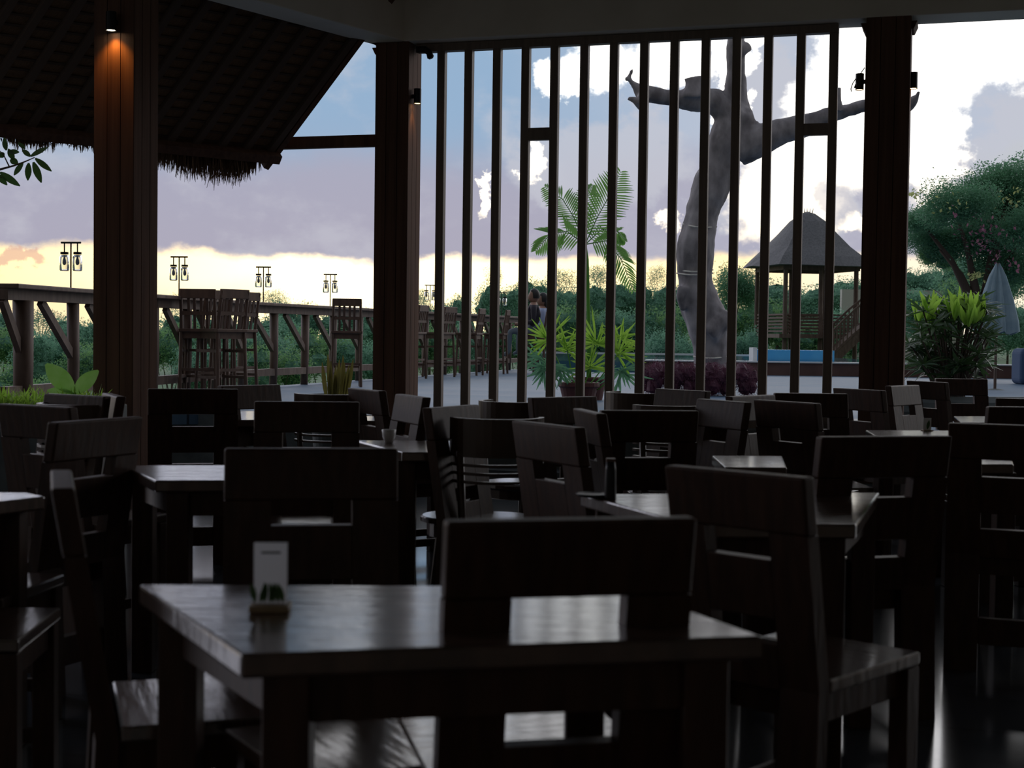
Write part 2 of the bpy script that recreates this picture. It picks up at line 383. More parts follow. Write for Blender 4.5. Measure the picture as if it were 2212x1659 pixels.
q = C_+SD*.215; lc = P(1973, 174, q.y); wall_lamp(lc, -SD*.05, 'cylinder wall lamp on the outer side of the right pillar')
spot(lc+Vector((0, 0, -.07)), -SD*.10+Vector((0, 0, -1)), (1, .5, .15), .5, 60)
q = C_-SD*.215; lc = P(1857, 177, q.y); w3 = wall_lamp(lc, SD*.05, 'cylinder lamp with a looped cable on the inner side of the right pillar', 'warm_lens')
mb = MB(); pts = [P(*a, q.y) for a in ((1868, 146), (1858, 160), (1850, 168), (1842, 180), (1838, 192), (1839, 198))]; mb.tube([p-lc for p in pts], .004, 6).build('cable', 'dark_metal', w3)
mb = MB(); mb.tube([P(1858, 160, q.y)-lc, P(1846, 190, q.y)-lc], .007, 6).build('arm', 'dark_metal', w3)
# small camera on the middle pillar's cap
pc = P(915, 112, BC.y-.2); t = thing('security_camera', 'small dark bullet camera under the beam beside the middle pillar', 'camera', pc)
MB().tube([(-.06, 0, .02), (.01, 0, .02), (.045, 0, -.005), (.06, 0, -.045)], [.03, .03, .026, .03], 12).build('housing', 'dark_metal', t, smooth=True)
MB().tube([(.058, 0, -.04), (.064, 0, -.055)], [.024, .02], 12).build('lens', 'dark_metal', t)

# slatted screen
SLX = [957, 1015, 1076, 1138, 1200, 1264, 1327, 1392, 1457, 1524, 1590, 1658, 1728, 1798]
SLB = [945, 1004, 1065, 1126, 1188, 1252, 1316, 1381, 1446, 1513, 1580, 1648, 1718, 1789]
sc_ = thing('slatted_screen', 'tall open screen of dark vertical wooden slats between two pillars', 'screen', at(0, 0, DZ), SANG)
ts = [scr((a+b)/2) for a, b in zip(SLX, SLB)]
for t_ in ts:
    MB().box(t_-.034, t_+.034, -.034, .034, 0, TB-DZ-.03).build('slat', 'slat_wood', sc_, bevel=.004, bseg=1)
MB().box(.17, ts[-1]+.034, -.04, .04, TB-DZ-.06, TB-DZ+.005).build('top_rail', 'slat_wood', sc_)
MB().box(.17, ts[-1]+.034, -.034, .034, .0, .06).build('bottom_rail', 'slat_wood', sc_)
zc = P(1170, 290, at((ts[3]+ts[4])/2, 0, 0).y).z-DZ
MB().box(ts[3]+.03, ts[4]-.03, -.03, .03, zc-.05, zc+.05).build('crosspiece', 'slat_wood', sc_)
zc = P(1762, 280, at((ts[12]+ts[13])/2, 0, 0).y).z-DZ
MB().box(ts[12]+.03, ts[13]-.03, -.03, .03, zc-.045, zc+.045).build('crosspiece', 'slat_wood', sc_)
# tie beam from the middle pillar to the thatched roof
z0 = P(800, 302, BC.y).z
mb = MB(); mb.beam(at(-1.35, 0, z0), at(-.15, 0, z0), .07, .10)
tag(mb.build('tie_beam', 'pillar_wood'), 'horizontal timber linking the thatched roof corner to the middle pillar', 'beam')

# deck (raised), its front riser, low step
rail_px = [(-60, 607.5), (5, 612.3), (337, 636.0), (540, 652.4), (800, 666.7), (960, 676), (1033, 680.3), (1120, 684.5)]
ZR = 1.607
RL = [G(x, y, ZR) for x, y in rail_px]
RL = [RL[1]+(RL[1]-RL[2])*.02, RL[1], RL[1].lerp(RL[3], .5), RL[3], RL[4].lerp(RL[5], .5), RL[7]]
E1 = RL[1]
dk = [at(-3.6, 0.17, 0), at(16, .17, 0), Vector((30, 28, 0)), Vector((14, 29.5, 0)), Vector((2.0, 31, 0))] + [Vector((p.x-.12, p.y, 0)) for p in (RL[5], RL[4], RL[3], RL[2])]
dk[0] = Vector((RL[1].x-.1, RL[1].y+.6, 0)); dk.insert(1, at(-1.8, .17, 0))
struct('floor_deck', MB().prism([(p.x, p.y) for p in dk], .4, DZ), 'deck_board')
mb = MB(); mb.beam(at(-2.2, .12, DZ/2), at(16, .12, DZ/2), .12, DZ)
struct('trim_3', mb, 'dark_stone')
mb = MB(); mb.beam(at(-.3, -.16, .07), at(14, -.16, .07), .36, .14)
struct('trim_4', mb, 'dark_stone')
# planter strip under the veranda edge
# ------------------------------------------------------------------ thatched roof seen from below
Ec = P(577, 352, 12.5); Lc = P(0, 296, 11.1); Tt = P(773, 88, 12.1)
ed = (Lc-Ec); up = (Tt-Ec)
rf = thing('thatched_roof', 'dark thatched roof of the neighbouring pavilion hanging low at upper left', 'roof', Ec)
nrm = up.cross(ed).normalized();  nrm = nrm if nrm.z > 0 else -nrm
def rp(s, t, o=0): return ed*s+up*t+nrm*o
mb = MB(); mb.hexa([rp(0, 0, .02), rp(2.2, 0, .02), rp(2.2, 1.9, .02), rp(0, 1.9, .02), rp(0, 0, .22), rp(2.2, 0, .22), rp(2.2, 1.9, .22), rp(0, 1.9, .22)])
mb.build('thatch', 'thatch', rf)
for k in range(22):
    s = .03+k*.10
    MB().beam(rp(s, .02, -.015), rp(s, 1.85, -.015), .055, .05, nrm).build('rafter', 'trunk', rf)
mb = MB()
for k in range(26): mb.beam(rp(0, .05+k*.07, .012), rp(2.2, .05+k*.07, .012), .018, .014, nrm)
mb.build('battens', 'trunk', rf)
mb = MB(); mb.beam(rp(0, -.03, .06), rp(0, 1.86, .06), .05, .2, nrm)
mb.build('verge_board', 'pillar_wood', rf)
mb = MB(); mb.beam(rp(-.01, .08, -.06), rp(2.2, .08, -.06), .08, .09, nrm); mb.build('eave_beam', 'pillar_wood', rf)
mb = MB()                                   # ragged hanging fringe, straw by straw
for i in range(7000):
    s = .04+R_.random()*1.95; px = proj(rp(s, 0)+Ec)[0]
    hang = .04+.035*math.sin(s*23)+.02*math.sin(s*61+1)
    bulge = math.exp(-((px-480)/55)**2)*.17+math.exp(-((px-400)/90)**2)*.10
    ln = (hang+bulge)*(.65+.4*R_.random())+.03
    p = rp(s, R_.uniform(-.01, .05), R_.uniform(-.02, .2)); d = Vector((R_.gauss(0, .12), R_.gauss(0, .12)-.1, -1)).normalized()
    w = .008; sd = Vector((R_.uniform(-1, 1), R_.uniform(-1, 1), 0)).normalized()*w
    mb.quad(p-sd, p+sd, p+d*ln+sd*.2, p+d*ln-sd*.2)
mb.build('straw_fringe', 'thatch', rf)['kind'] = 'stuff'
# ------------------------------------------------------------------ dining chairs
H = .94; CW = .45
def make_chair():
    t = thing('dining_chair', '-', 'chair')
    def yb(z):                               # centre line of the leaning back
        return -.205 if z < .44 else -.205-(z-.44)/.5*.085
    def slab(x0, x1, z0, z1, th, n=1):
        mb = MB()
        zs = [z0+(z1-z0)*i/n for i in range(n+1)]
        for a, b in zip(zs, zs[1:]):
            ya, yc = yb(a), yb(b)
            mb.hexa([(x0, ya-th/2, a), (x1, ya-th/2, a), (x1, ya+th/2, a), (x0, ya+th/2, a), (x0, yc-th/2, b), (x1, yc-th/2, b), (x1, yc+th/2, b), (x0, yc+th/2, b)])
        return mb
    for s in (-1, 1):
        x0, x1 = sorted((s*.225, s*.105))
        mb = MB()
        for a, b in ((0, .44), (.44, .805)):
            ya, yc = yb(a), yb(b); q = .0
            ww = .02 if a == 0 else 0
            mb.hexa([(x0, ya-.0225-ww, a), (x1, ya-.0225-ww, a), (x1, ya+.0225-ww, a), (x0, ya+.0225-ww, a), (x0, yc-.0225, b), (x1, yc-.0225, b), (x1, yc+.0225, b), (x0, yc+.0225, b)])
        mb.build('back_post', 'chair_wood', t)
        MB().box(*sorted((s*.225, s*.165)), .19, .25, 0, .43).build('leg', 'chair_wood', t, bevel=.004)
        MB().box(*sorted((s*.205, s*.185)), -.19, .2, .09, .13).build('stretcher', 'chair_wood', t)
    slab(-.225, .225, .805, H, .045).build('top_rail', 'chair_wood', t, bevel=.007, bseg=3)
    slab(-.105, .105, .60, .74, .045).build('middle_rail', 'chair_wood', t, bevel=.003)
    slab(-.105, .105, .43, .54, .045).build('lower_rail', 'chair_wood', t, bevel=.003)
    MB().box(-.105, .105, -.235, -.195, .10, .20).build('stretcher', 'chair_wood', t, bevel=.003)
    MB().box(-.225, .225, -.18, .255, .432, .465).build('seat', 'seat_wood', t, bevel=.006)
    MB().box(-.2, .2, -.185, .235, .36, .431).build('apron', 'chair_wood', t)
    return t
proto = make_chair(); used = []
def solve(TL, TR, z, W, off, face):
    mid = ((TL[0]+TR[0])/2, (TL[1]+TR[1])/2)
    M = G(*mid, z); a = G(*TL, z); b = G(*TR, z); raw = b-a
    want = TR[0]-TL[0]; sg = -1 if raw.y < 0 else 1
    if mid[1] > 895 and .37 < raw.length < .54 and W == CW:
        d = raw.normalized(); n = Vector((-d.y, d.x, 0)); sc = max(.86, min(1.12, raw.length/W))
        return (M, n, math.atan2(d.y, d.x), sc) if face > 0 else (M, -n, math.atan2(-d.y, -d.x), sc)
    best = None; W0 = W; W = W*.93
    for k in range(0, 62 if want > 60 else 80):
        an = sg*math.radians(k); d = Vector((math.cos(an), math.sin(an), 0))
        x0 = proj(M-d*W/2)[0]; x1 = proj(M+d*W/2)[0]; er = abs((x1-x0)-want)
        if best is None or er < best[0]: best = (er, d, x1-x0)
    er, d, got = best
    if abs(math.atan2(raw.y, raw.x)) < .3 and abs(raw.length-W)/W < .12: d = raw.normalized(); got = want*W/raw.length
    sc = max(.86, min(1.15, want/got*.93))
    n = Vector((-d.y, d.x, 0))
    if face < 0: fw = -n; rz = math.atan2(-d.y, -d.x)
    else: fw = n; rz = math.atan2(d.y, d.x)
    return M, fw, rz, sc
def chair(TL, TR, face, label, group=None, Y=None):
    M, fw, rz, sc = solve(TL, TR, H, CW, .29, face); zs = 1
    if Y:                                    # further chairs whose distance is known from the screen
        m = P((TL[0]+TR[0])/2, (TL[1]+TR[1])/2, Y); zs = m.z/H; M = m
    loc = Vector((M.x, M.y, 0))+fw*.29
    if 'edge-on at left' in label: rz = math.radians(-72); loc = Vector((M.x-.01, M.y, 0))+Vector((-math.sin(rz), math.cos(rz), 0))*.29
    print('chair', label[:40], [round(v, 2) for v in loc], round(math.degrees(rz)), round(sc, 2), round(zs, 3))
    if not used: o = proto; used.append(1); o.location = loc; o.rotation_euler = (0, 0, rz); o['label'] = label; o['group'] = group or 'panelled dining chairs'; o.scale = (sc, 1, zs)
    else: o = dup(proto, loc, rz, label, group or 'panelled dining chairs', (sc, 1, zs))
    return o
A, T = 1, -1
CH = [
 ((967, 1124), (1503, 1116), A, 'big dark dining chair in the foreground centre, back towards the viewer'),
 ((487, 968), (860, 968), T, 'dining chair across the front table behind the upright menu card'),
 ((97, 1015), (190, 1052), A, 'dining chair seen edge-on at left, pale top edge, beside the front table'),
 ((320, 840), (515, 840), A, 'dining chair with two small openings in front of the bar stools'),
 ((550, 868), (777, 867), T, 'dining chair in line with the spiky potted plant, left of the middle pillar'),
 ((117, 912), (302, 899), A, 'dining chair at left just in front of the broad pillar, back slightly turned'),
 ((862, 851), (922, 858), T, 'dining chair turned sideways below the middle pillar, leaning back to the right'),
 ((1113, 910), (1252, 921), A, 'reddish dining chair turned away at centre, left of the tall table bottle'),
 ((1297, 888), (1508, 885), A, 'wide dining chair right behind the tall bottle on the centre table'),
 ((1446, 1004), (1736, 1030), A, 'dining chair with a pale sloping top edge at the right centre table'),
 ((1632, 864), (1766, 870), A, 'dining chair with one small square opening below the right-hand slats'),
 ((1771, 943), (2052, 941), A, 'large near-black dining chair at right with two lit ledges in its back'),
 ((2047, 907), (2330, 928), A, 'dining chair cut off by the right edge of the photo, bright square in its opening'),
 ((1803, 839), (1908, 842), A, 'dining chair directly in front of the right pillar, turned a little left'),
 ((1918, 833), (1980, 832), T, 'dining chair just right of the right pillar, mostly hidden by its neighbours'),
 ((1968, 823), (2038, 825), A, 'greyish dining chair before the leafy bush, small opening near its top'),
 ((2020, 818), (2132, 818), T, 'farthest dining chair on the right, in front of the leafy bush'),
 ((2133, 878), (2330, 880), A, 'dining chair at the far right edge with a light top line'),
 ((2150, 858), (2330, 866), T, 'dining chair behind the one at the far right edge'),
 ((0, 873), (157, 878), A, 'dark dining chair at the left edge of the photo below the green planter'),
 ((102, 851), (232, 855), T, 'dining chair with a thin lit top edge below the large mottled leaves'),
 ((230, 850), (262, 855), T, 'narrow side-on dining chair at the foot of the broad left pillar'),
 ((475, 832), (602, 832), T, 'reddish dining chair directly below the railing posts'),
 ((757, 840), (826, 842), A, 'small dining chair right against the left side of the middle pillar'),
 ((922, 877), (1027, 878), T, 'dining chair at the foot of the two leftmost slats'),
 ((1145, 857), (1285, 858), T, 'dining chair in front of the potted palm'),
 ((1247, 884), (1299, 891), A, 'side-on dining chair touching the wide one behind the tall bottle'),
 ((1420, 841), (1530, 843), T, 'dining chair in front of the dark red hedge'),
 ((1528, 863), (1600, 867), T, 'dining chair with a pale side face below the big bare trunk'),
 ((1574, 855), (1668, 854), T, 'dining chair with a light top line just left of the blue pool wall'),
 ((1672, 850), (1830, 849), T, 'long dark dining chair back between the last slats and the right pillar'),
]
for c in CH: chair(*c)
# chairs whose backs stand outside the frame at left: only seats and legs show
dup(proto, (-1.50, 3.78, 0), math.radians(-86), 'pale-lit wooden chair seat at the left edge, nearer of two', 'panelled dining chairs')
dup(proto, (-1.70, 4.38, 0), math.radians(-96), 'pale-lit wooden chair seat at the left edge, farther of two', 'panelled dining chairs')

# ------------------------------------------------------------------ round-backed chairs
def make_round():
    t = thing('round_back_chair', '-', 'chair')
    def arc(r, z, h, th, a0=-170, a1=-10, n=18, dip=.0):
        mb = MB(); k0 = len(mb.v)
        for i in range(n+1):
            a = math.radians(a0+(a1-a0)*i/n); c, s = math.cos(a), math.sin(a)
            for rr, zz in ((r, z), (r+th, z), (r+th, z+h), (r, z+h)): mb.v.append(Vector((rr*c*.9, rr*s-.0, zz)))
        for i in range(n):
            q = k0+4*i
            for j in range(4): mb.f.append((q+j, q+(j+1) % 4, q+4+(j+1) % 4, q+4+j))
        mb.f.append((k0+3, k0+2, k0+1, k0)); q = k0+4*n; mb.f.append((q, q+1, q+2, q+3)); return mb
    arc(.205, .74, .16, .025).build('top_rail', 'cane', t, smooth=False)
    for z in (.70, .665, .63): arc(.207, z, .012, .02).build('back_slat', 'cane', t)
    MB().lathe([(.19, .44), (.2, .45), (.2, .465), (.185, .472)], 32).build('seat', 'seat_wood', t)
    MB().lathe([(.17, .39), (.18, .395), (.18, .44)], 24).build('apron', 'cane', t)
    for a in (-150, -30):
        x, y = .2*math.cos(math.radians(a)), .215*math.sin(math.radians(a)); MB().tube([(x*.95, y*1.25, 0), (x*.9, y*.9, .45), (x, y*1.05, .76)], [.014, .018, .016], 8).build('leg', 'cane', t, smooth=True)
    for a in (45, 135):
        x, y = .15*math.cos(math.radians(a)), .15*math.sin(math.radians(a)); MB().tube([(x*1.2, y*1.2, 0), (x, y, .44)], [.013, .018], 8).build('leg', 'cane', t, smooth=True)
    MB().tube([(.14*math.cos(k*PI/12), .14*math.sin(k*PI/12), .2) for k in range(25)], .008, 6).build('foot_ring', 'cane', t)
    return t
rproto = make_round(); ru = []
def rchair(TL, TR, face, label):
    HB = .9; M, fw, rz, sc = solve(TL, TR, HB, .38, .2, face); loc = Vector((M.x, M.y, 0))+fw*.05
    print('round', label[:30], [round(v, 2) for v in loc], round(math.degrees(rz)))
    g = 'round-backed chairs with slatted backs'
    if not ru: ru.append(1); rproto.location = loc; rproto.rotation_euler = (0, 0, rz); rproto['label'] = label; rproto['group'] = g
    else: dup(rproto, loc, rz, label, g)
rchair((983, 901), (1168, 901), A, 'curved slatted chair back at centre with a round seat seen below it')
rchair((642, 850), (785, 850), A, 'curved chair back rimmed with light directly under the spiky potted plant')
rchair((1062, 864), (1155, 868), A, 'curved reddish chair back beneath the third and fourth slats')
rchair((1338, 846), (1405, 849), A, 'curved chair back with a light rim just right of the potted palm')
rchair((1385, 874), (1512, 874), A, 'curved chair back with a bright rim, in front of the dark red hedge')
rchair((127, 868), (205, 874), A, 'curved chair back with a bright rim at left under the mottled leaves')
st = thing('round_stool', 'round glossy wooden stool left of the reddish chair at centre', 'stool', G(1002, 1112, .46)-Vector((0, 0, .46)))
MB().lathe([(.17, .43), (.19, .437), (.19, .455), (.18, .46)], 36).build('seat', 'seat_wood', st)
MB().lathe([(.15, .37), (.16, .375), (.16, .43)], 28).build('apron', 'cane', st)
for k in range(4):
    a = PI/4+k*PI/2; MB().tube([(.2*math.cos(a), .2*math.sin(a), 0), (.13*math.cos(a), .13*math.sin(a), .43)], [.014, .02], 8).build('leg', 'cane', st)

# ------------------------------------------------------------------ tables
def table(px, label, th=.04, apron=.085, z=.75, group=None, leg=.075, inset=.10):
    pts = [G(x, y, z) for x, y in px]; c = sum(pts, Vector())/len(pts)
    t = thing('dining_table', label, 'table', (c.x, c.y, 0), 0, group or 'wooden dining tables')
    loc = [(p.x-c.x, p.y-c.y) for p in pts]
    area = sum(loc[i][0]*loc[(i+1) % len(loc)][1]-loc[(i+1) % len(loc)][0]*loc[i][1] for i in range(len(loc)))
    if area < 0: loc = loc[::-1]
    MB().prism(loc, z-th, z).build('tabletop', 'table_wood', t, bevel=.006)
    ins = []
    for x, y in loc:
        l = math.hypot(x, y); k = max(.4, (l-inset)/l); ins.append((x*k, y*k))
    mb = MB()
    for i in range(len(ins)):
        a, b = ins[i], ins[(i+1) % len(ins)]; mb.beam((*a, z-th-apron/2), (*b, z-th-apron/2), .025, apron)
    mb.build('apron', 'chair_wood', t)
    for x, y in (ins if len(ins) == 4 else ins[:4]):
        k = leg/2; MB().box(x-k, x+k, y-k, y+k, 0, z-th).build('leg', 'chair_wood', t, bevel=.004)
    print('table', label[:30], [tuple(round(q, 2) for q in (p.x, p.y)) for p in pts]); return t
table([(520, 1413), (300, 1262), (1345, 1266), (1650, 1374)], 'large front table with a worn glossy top carrying the upright menu card')
table([(335, 1038), (262, 1005), (820, 1004), (800, 1036)], 'small table at left behind the chair across from the menu card')
table([(1490, 1131), (1253, 1067), (1900, 1064), (1850, 1133)], 'right centre table bearing the tall thin bottle')
table([(868, 977), (765, 951), (1010, 952), (1000, 977)], 'table with a bright top seen left and right of the side-on chair')
table([(1565, 1009), (1538, 984), (1690, 985), (1700, 1010)], 'table glimpsed between the wide chair and the square-opening chair')
table([(2090, 1003), (2060, 975), (2180, 975), (2190, 1003)], 'table seen through the opening of the right edge chair')
table([(-40, 1088), (-300, 1060), (60, 1064), (98, 1072)], 'table at the left edge of the photo behind the edge-on chair')
table([(752, 909), (738, 898), (838, 899), (842, 909)], 'narrow table top glimpsed left of the middle pillar')
table([(512, 907), (500, 888), (598, 888), (608, 907)], 'far table just right of the chair with two small openings')
table([(1890, 941), (1870, 929), (2050, 930), (2065, 941)], 'table just behind the large near-black chair')
table([(2075, 912), (2060, 899), (2135, 899), (2142, 912)], 'far right table before the farthest chair')
table([(1528, 911), (1505, 899), (1600, 898), (1606, 911)], 'far table in front of the chair with the pale side face')
# low stool tucked beneath the front table
s0 = G(865, 1560, .46); d = Vector((.516, -.857, 0)).normalized(); n = Vector((-.857, -.516, 0)).normalized()
c = s0+d*.08+n*.16; ss = thing('low_stool', 'low wooden stool tucked beneath the front table', 'stool', (c.x, c.y, 0), math.atan2(d.y, d.x))
MB().box(-.2, .2, -.17, .17, .43, .46).build('seat', 'seat_wood', ss, bevel=.005)
for x in (-.16, .16):
    for y in (-.13, .13): MB().box(x-.02, x+.02, y-.02, y+.02, 0, .43).build('leg', 'chair_wood', ss)
# ------------------------------------------------------------------ things on the tables
def card(px0, px1, yb, yt, z, label, name='menu_card'):
    a = G(px0, yb, z); b = G(px1, yb, z); c = (a+b)/2; w = (b-a).length; top = P((px0+px1)/2, yt, c.y).z-z
    t = thing(name, label, 'menu card', (c.x, c.y, z), math.atan2((b-a).y, (b-a).x))
    return t, w, top
t, w, h = card(548, 620, 1318, 1172, .751, 'upright white menu card standing on the front table')
MB().box(-w/2, w/2, -.0015, .0015, .012, h).build('sheet', 'card', t)
MB().box(-w*.28, w*.3, -.003, -.0016, h*.84, h*.87).build('printed_line', 'dark_metal', t)
mb = MB()
for k in range(7): mb.leaf((-w*.45+k*w*.14, -.0026, .015), (R_.uniform(-.4, .4), 0, 1), .035, .012, (0, -1, 0), 0)
mb.build('leaf_print', 'card_green', t)
MB().box(-w*.6, w*.6, -.03, .03, 0, .012).build('stand', 'card_base', t, bevel=.002)
t, w, h = card(1994, 2011, 931, 911, .751, 'small white card with a green plant drawing on a right-hand table')
MB().box(-w/2, w/2, -.0015, .0015, .004, h+.02).build('sheet', 'white_trim', t)
MB().leaf((0, -.003, .01), (.2, 0, 1), .05, .02, (0, -1, 0), 0).build('leaf_print', 'card_green', t)
MB().box(-w*.6, w*.6, -.02, .02, 0, .006).build('stand', 'card_base', t)
# tall bottle on the centre table
b0 = G(1318, 1078, .75); k = (b0.y)/3100
t = thing('tall_bottle', 'tall thin dark bottle with a square cap on the right centre table', 'bottle', b0)
MB().lathe([(.012*1.6, 0), (.019, .004), (.017, .09), (.013, .115)], 20).build('bottle_body', 'dark_metal', t, smooth=True)
MB().box(-.014, .014, -.014, .014, .115, .125).build('cap', 'stool_wood', t)
t = thing('napkin_dish', 'flat dark dish at the foot of the tall bottle', 'dish', G(1300, 1082, .75)+Vector((-.02, .1, 0)))
MB().lathe([(.03, 0), (.05, .004), (.055, .012), (.05, .010), (.02, .006)], 24).build('dish_bowl', 'dark_metal', t, smooth=True)
def small(name, px, py, Y, z, label, cat, prof, m):
    p = P(px, py, Y); o = MB().lathe(prof, 18).build(name, m, smooth=True); o.location = (p.x, p.y, z+.001); tag(o, label, cat); return o
y4 = G(1170, 893, .75).y
table([(1155, 899), (1140, 889), (1238, 890), (1242, 900)], 'far table carrying a tiny salt shaker, left of the wide chair')
p = G(1170, 894, .75); o = MB().lathe([(.016, 0), (.018, .03), (.012, .05), (.014, .06), (.008, .07)], 16).build('salt_shaker', 'porcelain', smooth=True); o.location = p; tag(o, 'tiny salt shaker on the far table left of the wide chair', 'shaker')
table([(1440, 888), (1404, 879), (1490, 879), (1500, 888)], 'far table beneath the dark red hedge with a white shaker')
p = G(1429, 884, .75); o = MB().lathe([(.016, 0), (.018, .035), (.013, .06), (.008, .072)], 16).build('salt_shaker', 'porcelain', smooth=True); o.location = p; tag(o, 'white shaker on the far table before the dark red hedge', 'shaker')
p = G(820, 953, .75); o = MB().lathe([(.018, 0), (.03, .03), (.033, .06), (.03, .062), (.02, .03)], 18).build('tea_bowl', 'porcelain', smooth=True)
p = G(840, 957, .75); o.location = p; tag(o, 'small pale bowl on the bright table left of the side-on chair', 'bowl')
# ------------------------------------------------------------------ railing with bar counter
rl = thing('deck_railing', 'long heavy timber railing along the left edge of the deck', 'railing', (0, 0, DZ))
def on_rail(Y):
    for a, b in zip(RL, RL[1:]):
        if Y <= b.y or b is RL[-1]:
            k = (Y-a.y)/(b.y-a.y); return Vector((a.x+(b.x-a.x)*k, Y, 0))
mb = MB(); cap = MB()
for a, b in zip(RL[1:], RL[2:]):
    d = (b-a).normalized()*.02
    mb.beam(Vector((a.x, a.y, ZR-DZ-.085))-d, Vector((b.x, b.y, ZR-DZ-.085))+d, .12, .09)
    cap.beam(Vector((a.x, a.y, ZR-DZ-.02))-d, Vector((b.x, b.y, ZR-DZ-.02))+d, .30, .04)
mb.build('top_beam', 'rail_wood', rl); cap.build('counter_board', 'rail_wood', rl, bevel=.008)
mb = MB()
for a, b in zip(RL[1:], RL[2:]): mb.beam((a.x, a.y, .19), (b.x, b.y, .19), .07, .09)
mb.build('bottom_beam', 'rail_wood', rl)
Yp = 12.05; i = 0
while Yp < RL[-1].y-.3:
    p = on_rail(Yp); r = .085 if i == 0 else .055
    base = -.5 if i < 2 else -.1
    po = MB().tube([(p.x-.01, p.y, base), (p.x+R_.uniform(-.01, .01), p.y, .4), (p.x, p.y, ZR-DZ-.13)], [r*.9, r, r*1.05], 10).build('post', 'rail_wood', rl, smooth=True)
    q = on_rail(max(RL[1].y, Yp-.62)); MB().beam((q.x, q.y, ZR-DZ-.13), (p.x, p.y, ZR-DZ-.62), .05, .07).build('brace', 'rail_wood', po)
    Yp += .93; i += 1
def jar_lamp(px, yt, label):
    # stands on the counter where the photo column px meets the rail
    best = min((abs(proj(Vector((on_rail(Y).x, Y, ZR)))[0]-px), Y) for Y in [RL[1].y+.02*k for k in range(int((RL[-1].y-RL[1].y)/.02))])
    p = on_rail(best[1]); t = thing('jar_lamp', label, 'lamp', (p.x, p.y, ZR), math.radians(R_.uniform(-12, 12)), 'twin jar lamps on the railing')
    h = P(px, yt, p.y).z-ZR
    MB().tube([(0, 0, 0), (0, 0, h)], .007, 8).build('stem', 'dark_metal', t)
    MB().tube([(-.095, 0, h), (.095, 0, h)], .009, 8).build('crossbar', 'dark_metal', t)
    for s in (-1, 1):
        x = s*.063; hh = .03 if s < 0 else .045
        MB().tube([(x, 0, h-.005), (x, 0, h-.09)], .006, 8).build('hanger', 'dark_metal', t)
        
        z = h-.11
        mb = MB().lathe([(.030, z), (.042, z-.02), (.042, z-.135), (.036, z-.145), (.001, z-.145), (.001, z-.141), (.034, z-.141), (.039, z-.132), (.039, z-.022), (.027, z-.002)], 20, (x, 0))
        jr = mb.build('jar', 'jar_glass', t, smooth=True); MB().lathe([(.036, h-.105), (.036, h-.085)], 20, (x, 0)).build('lid', 'dark_metal', jr)
        MB().lathe([(.007, z), (.009, z-.03), (.016, z-.05), (.017, z-.075), (.008, z-.092)], 14, (x, 0)).build('bulb', 'bulb', jr, smooth=True)
jar_lamp(153, 524, 'twin jar lamp on the railing left of the broad pillar')
jar_lamp(387, 555, 'twin jar lamp directly above the huddled bar chairs, next right of the broad pillar')
jar_lamp(569, 577, 'twin jar lamp midway between the broad and the middle pillar')
jar_lamp(713, 593, 'twin jar lamp just left of the middle pillar')
jar_lamp(929, 616, 'twin jar lamp between the middle pillar and the first slat')
jar_lamp(1083, 632, 'distant jar lamp right of the third slat, glowing pale')
# ------------------------------------------------------------------ bar chairs on the deck
def make_bar():
    t = thing('bar_chair', '-', 'bar chair')
    w = .19
    for s in (-1, 1):
        MB().tube([(s*w, -.2, 0), (s*w*.94, -.17, .7), (s*w*.92, -.235, 1.14)], [.02, .02, .017], 8).build('back_post', 'stool_wood', t)
        MB().tube([(s*w, .18, 0), (s*w*.9, .15, .7)], [.019, .021], 8).build('leg', 'stool_wood', t)
        for z in (.22, .5): MB().beam((s*w*.97, -.18, z), (s*w*.97, .17, z), .02, .03).build('stretcher', 'stool_wood', t)
        for x in (.045, .12): MB().beam((s*x*.8, -.175, .73), (s*x*.8, -.225, 1.06), .03, .014, Vector((0, 1, 0))).build('back_slat', 'stool_wood', t)
    MB().beam((-w, -.232, 1.105), (w, -.232, 1.105), .025, .10).build('top_rail', 'stool_wood', t, bevel=.005)
    MB().beam((-w, -.2, .90), (w, -.2, .90), .02, .04).build('back_rail', 'stool_wood', t)
    MB().box(-.205, .205, -.2, .19, .70, .735).build('seat', 'stool_wood', t, bevel=.006)
    MB().box(-.185, .185, -.17, .165, .63, .70).build('apron', 'stool_wood', t)
    for y, z in ((.17, .26), (-.18, .3)): MB().beam((-w, y, z), (w, y, z), .02, .03).build('stretcher', 'stool_wood', t)
    return t
bp = make_bar(); bu = []
def bar(px, yt, rz, label, Y=None):
    Hs = 1.155
    r = ray(px, yt); M = EYE+r*((DZ+Hs-EYE.z)/r.z); M = P(px, yt, Y) if Y else M; a = math.radians(rz); fw = Vector((-math.sin(a), math.cos(a), 0))
    loc = Vector((M.x, M.y, DZ))+fw*.235; g = 'tall bar chairs along the railing'
    print('bar', label[:30], [round(v, 2) for v in loc])
    if not bu: bu.append(1); bp.location = loc; bp.rotation_euler = (0, 0, a); bp['label'] = label; bp['group'] = g
    else: dup(bp, loc, a, label, g)
bar(427, 624, 4, 'nearest bar chair of the huddle by the railing, full back shown')
bar(472, 627, 55, 'second bar chair of the huddle, angled behind the nearest')
bar(508, 625, 50, 'third bar chair of the huddle, leaning back')
bar(538, 631, 60, 'rightmost bar chair of the huddle by the railing')
bar(750, 645, 8, 'lone bar chair left of the middle pillar against the glow')
bar(916, 666, 70, 'bar chair between the middle pillar and the first slat', 22.5)
bar(974, 672, 60, 'bar chair seen between the first and second slats', 23.6)
bar(1042, 680, 75, 'bar chair seen between the second and third slats', 24.8)
bar(1098, 671, 80, 'bar chair right of the third slat beside the seated couple', 26)
